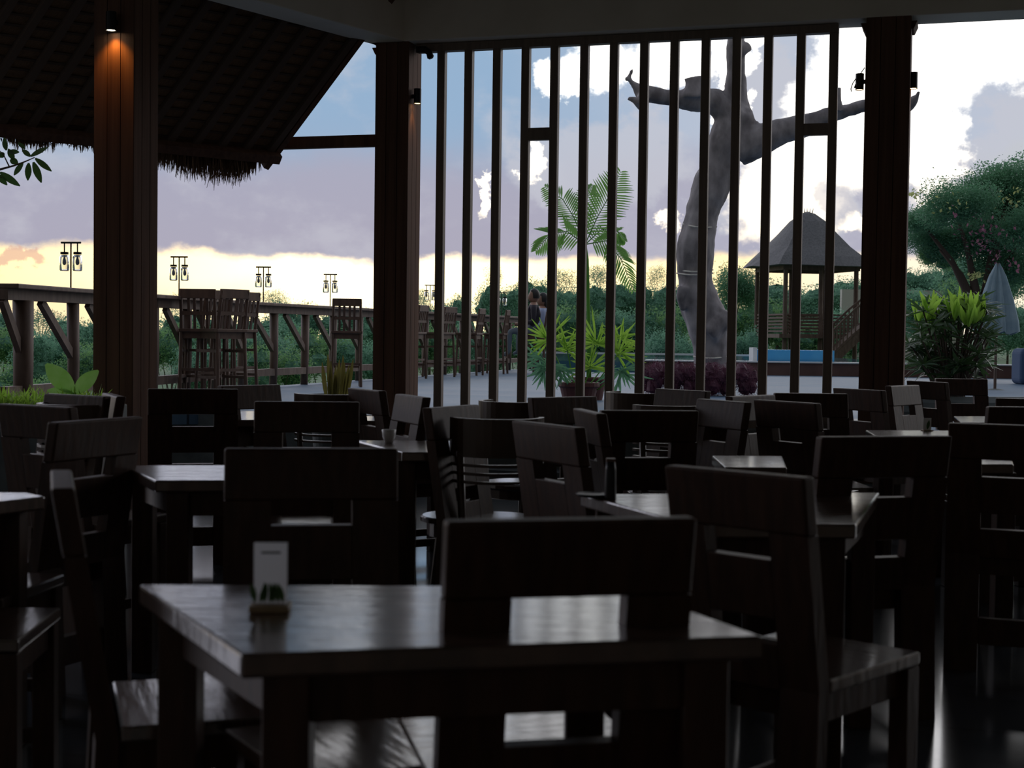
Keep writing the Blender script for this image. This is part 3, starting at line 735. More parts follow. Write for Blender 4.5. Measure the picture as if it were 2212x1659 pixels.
# ------------------------------------------------------------------ seated couple
def person(px, py, Yh, label, shirt, hair_long=False, face=-1):
    hd = P(px, py, Yh); zd = DZ; s = 1.0
    t = thing('person', label, 'person', (hd.x, hd.y, zd), 0, None)
    zt = hd.z-zd                             # head centre above deck
    sh = zt-.22; hip = .80
    bm = bpy.data.meshes.new('body')
    f = face
    V = [(0, 0, hip), (0, 0, hip+.22), (-f*.0, 0, sh-.12), (0, 0, sh+.03), (f*.0, 0, zt-.10),
         (0, .17, sh), (0, .21, sh-.26), (f*.26, .16, sh-.30), (0, -.17, sh), (0, -.21, sh-.26), (f*.26, -.16, sh-.30),
         (f*.06, .1, hip-.02), (f*.44, .1, hip-.02), (f*.46, .1, hip-.42), (f*.56, .1, hip-.47),
         (f*.06, -.1, hip-.02), (f*.44, -.1, hip-.02), (f*.46, -.1, hip-.42), (f*.56, -.1, hip-.47)]
    Ee = [(0, 1), (1, 2), (2, 3), (3, 4), (3, 5), (5, 6), (6, 7), (3, 8), (8, 9), (9, 10), (0, 11), (11, 12), (12, 13), (13, 14), (0, 15), (15, 16), (16, 17), (17, 18)]
    rad = [.15, .14, .16, .09, .055, .065, .048, .036, .065, .048, .036, .09, .065, .045, .035, .09, .065, .045, .035]
    bm.from_pydata(V, Ee, []); bm.materials.append(MATS['skin']); bm.materials.append(MATS[shirt]); bm.materials.append(MATS['jeans'])
    o = bpy.data.objects.new('body', bm); COL.objects.link(o); o.parent = t
    sk = o.modifiers.new('skin', 'SKIN'); o.modifiers.new('sub', 'SUBSURF').levels = 2; o.modifiers['sub'].render_levels = 2
    for i, r in enumerate(rad): bm.skin_vertices[0].data[i].radius = (r, r)
    bm.skin_vertices[0].data[0].use_root = True
    # bake to real faces so clothing materials can be set per face
    dg = bpy.context.evaluated_depsgraph_get(); me = bpy.data.meshes.new_from_object(o.evaluated_get(dg)); o.modifiers.clear(); o.data = me
    me.materials.clear()
    for q in ('skin', shirt, 'jeans'): me.materials.append(MATS[q])
    for p in me.polygons:
        c = p.center; p.use_smooth = True
        p.material_index = 0
        if c.z < hip+.08: p.material_index = 2
        elif c.z < sh+.06 and not (abs(c.x) > .16 and c.z < sh-.2): p.material_index = 1
        if c.z < .37: p.material_index = 2
    mb = MB(); n0 = 12                       # head with brow, nose, chin
    segs, rings = 16, 12
    for i in range(rings+1):
        ph = PI*i/rings
        for j in range(segs):
            th = 2*PI*j/segs; x = .098*math.sin(ph)*math.cos(th); y = .078*math.sin(ph)*math.sin(th); z = .125*math.cos(ph)
            fwd = max(0, math.cos(th)*f)*math.sin(ph)
            if fwd > .8 and -.05 < z < .012: x += f*.022*(1-abs(z+.02)/.04 if abs(z+.02) < .04 else 0)
            if z < -.05 and fwd > .3: x += f*.012
            mb.v.append(Vector((x, y, z+zt)))
    for i in range(rings):
        for j in range(segs): q = i*segs; mb.f.append((q+j, q+(j+1) % segs, q+segs+(j+1) % segs, q+segs+j))
    hd_ = mb.build('head', 'skin', t, smooth=True)
    mb = MB()
    for i in range(9):
        ph = PI*.62*i/8
        for j in range(16):
            th = 2*PI*j/16; fr = max(0, math.cos(th)*f); k = 1.12 if not (fr > .35 and ph > .95) else .9
            mb.v.append(Vector((.1*k*math.sin(ph)*math.cos(th)-f*.008, .083*k*math.sin(ph)*math.sin(th), zt+.012+.135*math.cos(ph))))
    for i in range(8):
        for j in range(16): q = i*16; mb.f.append((q+j, q+(j+1) % 16, q+16+(j+1) % 16, q+16+j))
    if hair_long: mb.tube([(-f*.05, 0, zt+.03), (-f*.085, 0, zt-.1), (-f*.07, 0, zt-.28)], [.08, .07, .03], 10)
    else:
        mb.tube([(f*.07, 0, zt-.105), (f*.085, 0, zt-.085)], [.03, .02], 8)
    mb.build('hair', 'hair', hd_, smooth=True)
    for sy in (-1, 1):                       # hands: palm, four fingers and a thumb
        h = MB(); x0 = f*.27; y0 = sy*.16; z0 = sh-.305
        h.tube([(x0-f*.02, y0, z0), (x0+f*.04, y0, z0-.003), (x0+f*.075, y0, z0-.008)], [.022, .036, .03], 8)
        for k in range(4):
            yy = y0+(k-1.5)*.018; l = (.055, .07, .066, .05)[k]
            h.tube([(x0+f*.07, yy, z0-.005), (x0+f*(.07+l*.6), yy, z0-.012), (x0+f*(.07+l), yy, z0-.03)], [.009, .008, .006], 6)
        h.tube([(x0+f*.02, y0-sy*.03, z0), (x0+f*.05, y0-sy*.055, z0-.01), (x0+f*.075, y0-sy*.058, z0-.02)], [.011, .009, .007], 6)
        h.build('hand', 'skin', t, smooth=True)
    return t
p1 = person(1153, 640, 27.0, 'seated person in a dark shirt and jeans with short dark hair, facing left', 'shirt_dark')
p2 = person(1172, 648, 27.7, 'seated person in a pale blue top with long dark hair, partly behind the other', 'shirt_blue', True)
for pp in (p1, p2):
    dup(bp, (pp.location.x+.02, pp.location.y, DZ), math.radians(90), 'bar chair carrying the ' + ('person in the dark shirt' if pp is p1 else 'person in the pale blue top'), 'tall bar chairs along the railing')
# ------------------------------------------------------------------ terrain beyond
g = MB(); N = 40; gx = [-60+i*4.5 for i in range(N)]; gy = [8+j*4.5 for j in range(N)]
def gz(x, y):
    z = -2.2+.35*math.sin(x*.21+1)+.3*math.sin(y*.17)
    k = max(0, min(1, (x-1)/5)); z = z*(1-k)+k*.30
    if y > 40: z += (y-40)*.012
    return z
for j in range(N):
    for i in range(N): g.v.append(Vector((gx[i], gy[j], gz(gx[i], gy[j]))))
for j in range(N-1):
    for i in range(N-1): q = j*N+i; g.f.append((q, q+1, q+N+1, q+N))
struct('ground', g, 'soil_green', smooth=True)
# ------------------------------------------------------------------ foliage prototypes
def crown_mesh_(name, n, m, leaf=.05, clumps=9, seed=1, sq=.8, w=.45, ragged=.25, core=True):
    r = random.Random(seed); mb = MB(); cs = []
    for k in range(clumps):
        a = r.uniform(0, 2*PI); e = r.uniform(-.5, 1); rr = r.uniform(.35, .68)
        cs.append((Vector((rr*math.cos(a)*math.cos(e), rr*math.sin(a)*math.cos(e), rr*math.sin(e)*sq)), r.uniform(.3, .5)))
    for i in range(n):
        c, s = cs[r.randrange(clumps)]
        d = Vector((r.gauss(0, 1), r.gauss(0, 1), r.gauss(0, 1))).normalized(); q = c+d*s*(r.random()**.35)*(1+r.uniform(0, ragged) if r.random() < .15 else 1)
        u = Vector((r.gauss(0, 1), r.gauss(0, 1), r.gauss(.2, 1))).normalized(); v = u.orthogonal().normalized(); v.rotate(Matrix.Rotation(r.uniform(0, 6.28), 3, u))
        l = leaf*r.uniform(.6, 1.3); sd = u.cross(v)*l*w
        n0 = len(mb.v); mb.v += [q, q+v*l*.5+sd*.5, q+v*l, q+v*l*.5-sd*.5]; mb.f.append((n0, n0+1, n0+2, n0+3))
    nl = len(mb.f)
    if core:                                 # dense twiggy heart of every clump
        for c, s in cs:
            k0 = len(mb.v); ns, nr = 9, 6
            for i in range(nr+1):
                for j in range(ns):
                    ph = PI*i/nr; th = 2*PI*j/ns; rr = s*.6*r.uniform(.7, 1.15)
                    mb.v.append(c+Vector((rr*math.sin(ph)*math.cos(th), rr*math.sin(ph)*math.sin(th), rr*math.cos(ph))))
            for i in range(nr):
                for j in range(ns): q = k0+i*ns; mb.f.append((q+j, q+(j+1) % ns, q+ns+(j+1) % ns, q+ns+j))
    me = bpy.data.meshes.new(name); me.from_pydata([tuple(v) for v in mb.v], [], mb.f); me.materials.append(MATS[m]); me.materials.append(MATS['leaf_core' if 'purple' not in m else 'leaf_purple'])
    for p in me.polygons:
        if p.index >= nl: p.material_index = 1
    return me
def crown_mesh(name, n, m, *a, **k):
    me = crown_mesh_(name, n, m, *a, **k); return me
CR = {}
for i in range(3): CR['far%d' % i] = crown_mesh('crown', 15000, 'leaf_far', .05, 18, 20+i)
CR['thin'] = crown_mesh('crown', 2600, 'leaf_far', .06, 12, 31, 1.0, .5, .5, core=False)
CR['near'] = crown_mesh('crown', 16000, 'leaf_dark', .06, 16, 41, ragged=.6, core=False)
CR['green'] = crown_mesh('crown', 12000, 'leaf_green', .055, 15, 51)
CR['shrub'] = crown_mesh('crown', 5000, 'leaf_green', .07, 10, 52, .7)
CR['purple'] = crown_mesh('crown', 14000, 'leaf_purple', .035, 16, 61, .7)
def limbs(h, s, seed, r0):
    r = random.Random(seed); mb = MB(); top = Vector((r.uniform(-.05, .05)*s, 0, h*.8))
    mb.tube([(0, 0, -h*.1), Vector((r.uniform(-.03, .03)*s, 0, h*.4)), top], [r0, r0*.75, r0*.5], 7)
    for k in range(6):
        a = r.uniform(0, 6.28); q = Vector((math.cos(a)*s*.5, math.sin(a)*s*.5, h+r.uniform(-.1, .4)*s*.6)); b = top*r.uniform(.55, 1)
        mb.tube([b, b.lerp(q, .5)+Vector((0, 0, .05*s)), q], [r0*.4, r0*.25, r0*.1], 5)
    return mb
def tree(px, ytop, wpx, Y, zb, cr, label, group, name='tree', cat='tree', hpx=None, squash=None, z0=None):
    c0 = P(px, ytop, Y); Y0 = Y; sx = wpx/2/FPX*Y*1.15; zt = c0.z
    sz = (hpx/2/FPX*Y*1.25) if hpx else sx*.8
    cz = zt-sz*.85
    t = thing(name, label, cat, (c0.x, c0.y, zb), R_.uniform(0, 6), group)
    o = bpy.data.objects.new('foliage', CR[cr]); COL.objects.link(o); o.parent = t; o.location = (0, 0, cz-zb); o.scale = (sx, sx, sz)
    limbs(max(.3, cz-zb), sx, int(px+ytop), max(.02, sx*.045)).build('trunk' if cat == 'tree' else 'stems', 'trunk', t)
    return t
FG = 'trees of the forest edge beyond the garden'
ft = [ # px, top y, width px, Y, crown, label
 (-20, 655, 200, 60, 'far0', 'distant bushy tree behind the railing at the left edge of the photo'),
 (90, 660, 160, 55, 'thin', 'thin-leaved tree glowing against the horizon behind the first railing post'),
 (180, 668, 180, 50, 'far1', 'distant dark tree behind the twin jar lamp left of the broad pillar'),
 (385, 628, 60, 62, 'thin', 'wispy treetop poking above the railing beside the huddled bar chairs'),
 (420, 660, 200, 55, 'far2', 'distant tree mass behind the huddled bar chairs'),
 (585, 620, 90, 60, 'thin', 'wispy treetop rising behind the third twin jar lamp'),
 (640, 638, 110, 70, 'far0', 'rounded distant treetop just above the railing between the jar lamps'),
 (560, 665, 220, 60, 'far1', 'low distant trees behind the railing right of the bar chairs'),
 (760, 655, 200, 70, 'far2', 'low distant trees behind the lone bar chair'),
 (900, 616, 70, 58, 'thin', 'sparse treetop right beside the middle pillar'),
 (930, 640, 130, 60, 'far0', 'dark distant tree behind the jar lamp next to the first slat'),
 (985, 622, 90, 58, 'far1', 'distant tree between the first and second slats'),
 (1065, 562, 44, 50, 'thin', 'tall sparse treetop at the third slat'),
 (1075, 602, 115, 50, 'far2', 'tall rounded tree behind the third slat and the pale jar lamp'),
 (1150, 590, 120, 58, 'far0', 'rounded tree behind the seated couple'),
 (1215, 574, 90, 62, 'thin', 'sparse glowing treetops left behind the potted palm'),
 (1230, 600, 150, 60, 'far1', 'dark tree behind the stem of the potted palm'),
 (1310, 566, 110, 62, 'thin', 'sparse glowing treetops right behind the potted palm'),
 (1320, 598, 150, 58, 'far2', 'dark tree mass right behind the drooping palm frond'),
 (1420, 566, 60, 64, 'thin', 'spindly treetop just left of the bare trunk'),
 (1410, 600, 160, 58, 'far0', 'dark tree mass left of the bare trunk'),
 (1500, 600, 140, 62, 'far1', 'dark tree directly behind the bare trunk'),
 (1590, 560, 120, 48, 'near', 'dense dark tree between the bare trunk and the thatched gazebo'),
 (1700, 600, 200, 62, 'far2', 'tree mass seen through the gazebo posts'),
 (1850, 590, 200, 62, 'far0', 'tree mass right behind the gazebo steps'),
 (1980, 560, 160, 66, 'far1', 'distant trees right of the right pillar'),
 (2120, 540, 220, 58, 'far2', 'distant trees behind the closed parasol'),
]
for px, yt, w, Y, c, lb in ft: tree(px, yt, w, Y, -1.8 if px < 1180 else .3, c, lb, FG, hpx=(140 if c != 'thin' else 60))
# lower belt: mid-distance shrubs filling the slope under the skyline
mids = [
 (-10, 690, 170, 32, 'green', 'leafy shrub on the slope below the first railing post'), (100, 700, 150, 30, 'far1', 'bluish-green shrub between the first two railing posts'),
 (190, 735, 150, 27, 'green', 'bright shrub behind the second railing post'), (20, 770, 180, 24, 'shrub', 'low shrub at the left edge beneath the railing'),
 (140, 790, 150, 22, 'shrub', 'low shrub behind the large mottled leaves'), (370, 690, 140, 32, 'green', 'shrub just right of the broad pillar under the railing'),
 (450, 730, 160, 30, 'far0', 'shrub behind the legs of the huddled bar chairs'), (560, 700, 170, 34, 'far2', 'grey-green shrub behind the railing braces'),
 (600, 740, 160, 31, 'green', 'grassy green shrub beneath the railing right of the bar chairs'), (700, 705, 170, 36, 'green', 'green shrub behind the railing left of the lone bar chair'),
 (790, 715, 150, 36, 'far1', 'shrub behind the railing at the middle pillar'), (930, 690, 140, 40, 'green', 'shrub beyond the railing at the first slat'),
 (1020, 690, 150, 42, 'far2', 'shrub beyond the railing between the second and third slats'), (1110, 680, 130, 42, 'green', 'shrub beyond the bar chair beside the couple'),
 (1180, 650, 130, 44, 'far0', 'dark shrub right behind the couple'), (1250, 655, 150, 42, 'green', 'shrub behind the fan palm, left part'),
 (1350, 650, 150, 42, 'far1', 'shrub behind the fan palm, right part'), (1300, 700, 160, 45, 'far2', 'lower shrub behind the fan palm'),
 (1430, 655, 130, 42, 'green', 'shrub left of the bare trunk above the pool rim'), (1440, 700, 140, 38, 'far0', 'low shrub above the pool rim left of the bare trunk'),
 (1590, 640, 130, 51, 'green', 'bright shrub between bare trunk and gazebo'), (1610, 700, 120, 41, 'far2', 'low shrub left of the blue pool wall'),
 (1680, 640, 110, 52, 'green', 'shrub seen through the left gazebo bay'), (1800, 650, 150, 54, 'far1', 'shrub seen behind the gazebo steps'),
 (1740, 690, 170, 53, 'green', 'shrub under the gazebo floor'), (1985, 610, 130, 40, 'far0', 'grey-green shrub just right of the right pillar'),
 (2080, 600, 130, 38, 'green', 'green shrub left of the closed parasol'), (2180, 640, 130, 36, 'far2', 'shrub at the right edge behind the parasol'),
]
for px, yt, w, Y, c, lb in mids: tree(px, yt, w, Y, -2.3 if px < 1150 else .3, c, lb, 'shrubs of the slope and garden', 'shrub', 'shrub', hpx=150)
# big flowering tree at right
tr = thing('flowering_tree', 'large leafy tree with pale yellow and pink blossom at the right edge', 'tree', (P(2120, 700, 26).x, 26, .3))
def crown_at(px, py, w, Y, cr, nm='foliage', sz=.8):
    c = P(px, py, Y); o = bpy.data.objects.new(nm, CR[cr]); COL.objects.link(o); o.parent = tr; o.location = c-tr.location; s = w/2/FPX*Y*1.1; o.scale = (s, s, s*sz); o.rotation_euler = (0, 0, R_.uniform(0, 6))
for a in ((2190, 400, 190, 26, 'near'), (2130, 430, 170, 26.4, 'near'), (2100, 520, 200, 26.5, 'near'), (2200, 470, 200, 26.6, 'near'), (2170, 590, 190, 26.2, 'near'), (1990, 520, 120, 26.6, 'near'), (2070, 450, 190, 25, 'near'), (2000, 480, 120, 26, 'near'), (2150, 520, 200, 27, 'near'), (2230, 500, 180, 25, 'near'), (2020, 560, 110, 27, 'green'), (2190, 590, 120, 28, 'green')): crown_at(*a)
mb = MB(); b0 = Vector((0, 0, 0))
for px, py in ((2190, 380), (2060, 440), (1990, 480), (2150, 500), (2230, 480), (2030, 540)):
    q = P(px, py, 26)-tr.location; mb.tube([b0+Vector((0, 0, -.1)), Vector((0, 0, 1.3)), Vector((0, 0, 1.3)).lerp(q, .5)+Vector((0, 0, .2)), q], [.13, .11, .05, .02], 8)
mb.build('trunk', 'trunk', tr, smooth=True)
def blossom(px, py, w, m, n=32):
    mb = MB()
    for k in range(n):
        p = P(px+R_.gauss(0, w/1.7), py+R_.gauss(0, w/2.6), 25+R_.uniform(-1, .6))-tr.location
        mb.leaf(p, (R_.gauss(0, 1), R_.gauss(0, 1), R_.gauss(0, 1)), .07, .05, mids=1)
    return mb.build('blossom', m, tr)
for a in ((2040, 437, 40, 'leaf_yellow'), (2195, 425, 36, 'leaf_yellow'), (1968, 420, 20, 'leaf_yellow'), (2100, 480, 50, 'flower_pink'), (2145, 500, 40, 'flower_pink'), (2122, 525, 34, 'flower_pink'), (2178, 565, 34, 'flower_pink'), (2108, 597, 14, 'leaf_yellow')): blossom(*a)
# leafy bush with lance leaves
bs = thing('lance_leaf_bush', 'dense bush of long dark leaves with lime tips right of the right pillar', 'bush', (P(2055, 860, 13.6).x, 13.6, .45))
mb = MB(); lm = MB(); stm = MB()
for k in range(70):
    a = R_.uniform(0, 6.28); rr = R_.random()**.5; px = 2060+rr*math.cos(a)*105; py = 730+rr*math.sin(a)*88
    q = P(px, py, 13.6+R_.uniform(-.45, .45))-bs.location
    stm.tube([Vector((R_.uniform(-.15, .15), R_.uniform(-.15, .15), -.1)), q*.5+Vector((0, 0, .1)), q], [.014, .011, .007], 5)
    for j in range(13):
        b = 2*PI*j/13+k; e = R_.uniform(-.5, .9); d = Vector((math.cos(b)*math.cos(e), math.sin(b)*math.cos(e), math.sin(e)))
        mb.leaf(q, d, R_.uniform(.14, .26), .034, None, .2, .25)
for k in range(36):
    px = R_.uniform(1975, 2130); q = P(px, 675+abs(px-2050)*.12+R_.uniform(-8, 28), 13.4+R_.uniform(-.3, .3))-bs.location
    for j in range(4): lm.leaf(q, (R_.gauss(0, .35), R_.gauss(0, .35), 1), R_.uniform(.13, .24), .045, (R_.gauss(0, .3), -1, 0), .15, .1)
mb.build('leaves', 'leaf_lance', bs)['kind'] = 'stuff'; lm.build('lime_leaves', 'leaf_lime', bs)['kind'] = 'stuff'; stm.build('stems', 'trunk', bs)  # lime leaves stand upright along the top of the bush
# ------------------------------------------------------------------ bare dead tree
bt = thing('bare_tree', 'huge bare pruned tree with a twisting grey trunk and stubby limbs', 'tree', P(1545, 800, 19)-Vector((0, 0, .4)))
def limb(lst, Y, name=None, dy=0):
    k = 19/FPX; pts = []; rad = []
    for i in range(len(lst)-1):
        a, b = lst[i], lst[i+1]
        for j in range(4):
            t = j/4; x, y, r = [a[q]+(b[q]-a[q])*t for q in range(3)]
            pts.append(P(x, y, Y+dy*(i+t)/(len(lst)-1))-bt.location); rad.append(r*k*(1+.05*math.sin(i*2.3+j*.9)))
    x, y, r = lst[-1]; pts.append(P(x, y, Y+dy)-bt.location); rad.append(r*k); pts.append(pts[-1]+(pts[-1]-pts[-2])*.3); rad.append(r*k*.55)
    return pts, rad
mb = MB()
def add(l, Y=19, dy=0): p, r = limb(l, Y, dy=dy); mb.tube(p, r, 14)
add([(1536, 870, 44), (1536, 800, 36), (1533, 740, 40), (1524, 690, 44), (1507, 640, 42), (1500, 590, 39), (1503, 530, 39), (1510, 490, 38), (1522, 440, 37), (1540, 395, 38), (1556, 345, 37), (1574, 300, 42), (1592, 255, 40), (1590, 215, 26), (1589, 160, 20), (1590, 100, 19), (1592, 60, 16)])
add([(1580, 250, 30), (1545, 218, 26), (1508, 216, 29), (1490, 214, 24), (1455, 213, 16), (1415, 207, 18), (1385, 198, 15), (1372, 185, 8), (1358, 172, 6), (1366, 150, 4)], dy=-.5)
add([(1500, 212, 26), (1500, 185, 20), (1498, 168, 21)], 18.7)
add([(1358, 174, 6), (1349, 168, 4)], 18.5)
add([(1395, 205, 14), (1382, 222, 11), (1387, 236, 7)], 18.55)
add([(1382, 222, 10), (1368, 214, 6), (1356, 213, 6)], 18.5)
add([(1592, 320, 42), (1640, 303, 34), (1690, 284, 29), (1740, 272, 24), (1785, 252, 20), (1825, 240, 15), (1865, 228, 14), (1925, 236, 14), (1962, 228, 13), (1978, 212, 8), (1986, 198, 5)], dy=-.8)
add([(1812, 242, 12), (1812, 215, 8), (1811, 190, 7)], 18.5)
add([(1590, 255, 36), (1603, 250, 30), (1606, 235, 22)], 18.95)
add([(1600, 108, 14), (1612, 100, 11), (1618, 112, 8)], 18.9)
add([(1528, 720, 30), (1558, 690, 24), (1568, 672, 16)], 18.85)
add([(1478, 620, 14), (1472, 640, 12), (1476, 668, 6)], 18.8)
mb.build('trunk', 'bark', bt, smooth=True)
for o in bt.children:
    rm = o.modifiers.new('remesh', 'REMESH'); rm.mode = 'VOXEL'; rm.voxel_size = .03; rm.use_smooth_shade = True
    d = o.modifiers.new('knobs', 'DISPLACE'); tx = bpy.data.textures.new('bark_noise', 'CLOUDS'); tx.noise_scale = .3; d.texture = tx; d.strength = .06; d.mid_level = .5
def wrap(x0, x1, y, dy=0):
    pts = []
    for i in range(9):
        t = i/8; pts.append(P(x0+(x1-x0)*t, y+dy*t+4*math.sin(PI*t), 19-.27*math.sin(PI*t)-.02)-bt.location)
    MB().tube(pts, .011, 6).build('rope', 'cream_wall', bt)
wrap(1464, 1540, 583); wrap(1462, 1540, 590); wrap(1476, 1548, 484, 6); wrap(1498, 1572, 770)
# red hedge at its foot
hg = thing('red_hedge', 'low dark red hedge around the foot of the bare tree', 'hedge', (P(1510, 830, 17.6).x, 17.6, DZ))
for k, px in enumerate((1425, 1480, 1540, 1597)):
    o = bpy.data.objects.new('foliage', CR['purple']); COL.objects.link(o); o.parent = hg; o.location = Vector((P(px, 820, 17.6).x-hg.location.x, 0, .17)); o.scale = (.30, .30, .42); o.rotation_euler = (0, 0, k)
# ------------------------------------------------------------------ potted palm + fan palm
pl = thing('potted_palm', 'slender feather palm in a dark red pot behind the slats', 'potted palm', (P(1272, 840, 16).x, 16, DZ))
def Q(px, py, Y=16): return P(px, py, Y)-pl.location
MB().lathe([(.15, 0), (.19, .2), (.21, .22), (.21, .25), (.18, .25), (.17, .2)], 24).build('pot', 'terracotta', pl)
MB().tube([(0, 0, .15), Q(1272, 700), Q(1268, 560), Q(1264, 525)], [.028, .022, .02, .014], 10).build('stem', 'leaf_palm', pl, smooth=True)
def frond(pts, w, Ls, n=26, droop=.25):
    mb = MB(); C = [Q(*p) for p in pts]
    def at_(t):
        k = t*(len(C)-1); i = min(int(k), len(C)-2); return C[i].lerp(C[i+1], k-i), (C[i+1]-C[i]).normalized()
    mb.tube(C, [.008]+[.005]*(len(C)-2)+[.002], 5)
    for i in range(n):
        t = .12+.88*i/(n-1); p, d = at_(t); l = Ls*math.sin(PI*min(.98, .16+t*.75))
        for s in (-1, 1):
            sd = d.cross(Vector((0, -1, .25))).normalized()*s; dd = (sd*.75+d*.62+Vector((0, R_.uniform(-.1, .1), -droop*.5))).normalized()
            mb.leaf(p, dd, l*R_.uniform(.88, 1.05), .021, (0, -1, .4), .2, droop)
    mb.build('frond', 'leaf_palm', pl)
frond([(1264, 528, 16), (1290, 470, 15.95), (1318, 420, 15.9), (1340, 372, 15.9)], .1, .30)
frond([(1264, 528, 16), (1240, 470, 16.1), (1215, 430, 16.2), (1178, 405, 16.3)], .1, .24)
frond([(1264, 528, 16), (1225, 500, 15.8), (1190, 505, 15.7), (1158, 540, 15.6)], .1, .22, droop=.5)
frond([(1264, 528, 16), (1300, 495, 16.2), (1335, 500, 16.3), (1350, 520, 16.4)], .1, .20, droop=.5)
frond([(1264, 528, 16), (1310, 520, 15.8), (1342, 560, 15.7), (1368, 625, 15.6)], .1, .22, droop=.4)
frond([(1264, 528, 16), (1262, 470, 16.2), (1270, 420, 16.4), (1280, 400, 16.6)], .1, .22)
fp_ = thing('fan_palm', 'bushy bright green fan palm around the foot of the feather palm', 'palm', (P(1250, 850, 15.2).x, 15.2, DZ))
mb = MB(); mbd = MB(); stm = MB()
def fan(px, py, Y, r, tilt, n, m_, up=1):
    c = P(px, py, Y)-fp_.location; stm.tube([Vector((0, 0, .05)), c*.5+Vector((0, 0, -.02)), c], .007, 5)
    for i in range(n):
        a = math.radians(tilt)+(i/(n-1)-.5)*math.radians(225)+R_.gauss(0, .06); d = Vector((math.sin(a), R_.uniform(-.5, .3), math.cos(a)))
        m_.leaf(c+Vector((R_.gauss(0, .02), R_.gauss(0, .02), R_.gauss(0, .02))), d, r*R_.uniform(.65, 1.12), .026, (0, -1, .2), .3, R_.uniform(.05, .35))
for a in ((1185, 735, 15.2, .30, -30, 20), (1225, 755, 15.1, .27, 20, 18), (1290, 745, 15.3, .36, 0, 22), (1335, 765, 15.1, .30, 40, 20), (1275, 790, 15.0, .26, 0, 18), (1340, 730, 15.4, .24, 20, 16)): fan(*a, mb)
for a in ((1180, 790, 15.1, .28, 200, 22), (1340, 800, 15.1, .28, 160, 22), (1215, 800, 15.0, .22, 190, 16), (1165, 770, 15.3, .26, 230, 14)): fan(*a, mbd)
mb.build('fan_leaves', 'leaf_lime', fp_)['kind'] = 'stuff'; mbd.build('old_fan_leaves', 'leaf_dark', fp_)['kind'] = 'stuff'; stm.build('stems', 'leaf_palm', fp_)
MB().lathe([(.16, 0), (.2, .16), (.22, .18), (.22, .22), (.19, .22), (.18, .18)], 24).build('pot', 'terracotta', fp_)
# second dark red planter
# ------------------------------------------------------------------ pool and gazebo
YP = 27.5
def pl_x(px, Y): return P(px, 760, Y).x
struct('wall_pool', MB().box(pl_x(1380, YP), pl_x(1880, YP)+12, YP, YP+.3, .4, P(1700, 784, YP).z), 'wall_brown')
o = MB().box(pl_x(1380, YP), pl_x(1880, YP)+12, YP-.04, YP+.35, P(1700, 784, YP).z, P(1700, 784, YP).z+.025).build('stone_coping', 'white_trim'); tag(o, 'thin pale coping along the brown pool wall', 'coping')
o = MB().box(pl_x(1628, YP+.5), pl_x(1800, YP+.5), YP+.4, YP+.8, .5, P(1700, 756, YP+.5).z).build('blue_pool_wall', 'pool_blue'); tag(o, 'bright blue tiled pool wall below the gazebo', 'pool wall')
o = MB().box(pl_x(1625, YP+.45), pl_x(1634, YP+.45), YP+.36, YP+.82, .5, P(1630, 753, YP+.5).z+.02).build('end_block', 'white_trim'); tag(o, 'pale end block of the blue pool wall', 'block')
o = MB().box(pl_x(1150, 30), pl_x(2000, 30), YP+.9, 42, .5, .74).build('dark_water', 'water'); tag(o, 'dark still water of the pool beyond the deck', 'water', kind='stuff')
gl = thing('glass_barrier', 'thin glass barrier with a white cap along the far pool edge', 'barrier', (pl_x(1380, 29), 29, .5))
MB().box(-2.2, 3.0, 0, .012, 0, P(1500, 768, 29).z-.5).build('glass_pane', 'glass_panel', gl)
MB().box(-2.2, 3.0, -.02, .03, P(1500, 768, 29).z-.5, P(1500, 764, 29).z-.5).build('cap_rail', 'white_trim', gl)
YG = 44
gc = P(1738, 730, YG); gb = thing('gazebo', 'thatched garden gazebo on posts beyond the pool', 'gazebo', (gc.x, gc.y, .5), math.radians(12))
def gzz(py): return P(1738, py, YG).z-.5
kx = YG/FPX
ze, za = gzz(578), gzz(458); hw = 128*kx
mb = MB(); prof = [(1.0, 0), (.86, .16), (.66, .36), (.46, .60), (.28, .82), (.12, .96), (.02, 1.0)]
n0 = 0; seg = 24
for r, h in prof:
    for k in range(seg):
        a = 2*PI*k/seg; q = 1/max(abs(math.cos(a)), abs(math.sin(a)))**.55
        mb.v.append(Vector((hw*r*math.cos(a)*q*.96, hw*r*math.sin(a)*q*.96, ze+(za-ze)*h+R_.uniform(-.02, .02))))
for i in range(len(prof)-1):
    for k in range(seg): q = i*seg; mb.f.append((q+k, q+(k+1) % seg, q+seg+(k+1) % seg, q+seg+k))
mb.f.append(tuple(range(seg))[::-1]); mb.f.append(tuple(range((len(prof)-1)*seg, len(prof)*seg)))
mb.build('thatch_roof', 'thatch_grey', gb)
mb = MB()
for k in range(5): mb.tube([((k-2)*.08, 0, za-.05), ((k-2)*.1, 0, za+.12)], [.02, .005], 5)
mb.build('ridge_spikes', 'thatch_grey', gb)
mb = MB(); w = hw*.62
mb.beam((-w-.1, -w, ze-.06), (w+.1, -w, ze-.06), .1, .14); mb.beam((-w, w, ze-.06), (w, w, ze-.06), .1, .14); mb.beam((-w, -w, ze-.06), (-w, w, ze-.06), .1, .14); mb.beam((w, -w, ze-.06), (w, w, ze-.06), .1, .14)
mb.build('roof_plate', 'rail_wood', gb)
zf = gzz(722)
for x in (-w, 0, w):
    for y in (-w, w):
        MB().tube([(x, y, 0), (x, y, ze)], .07, 10).build('post', 'rail_wood', gb)
MB().box(-w-.25, w+.25, -w-.2, w+.2, zf-.12, zf).build('platform', 'rail_wood', gb)
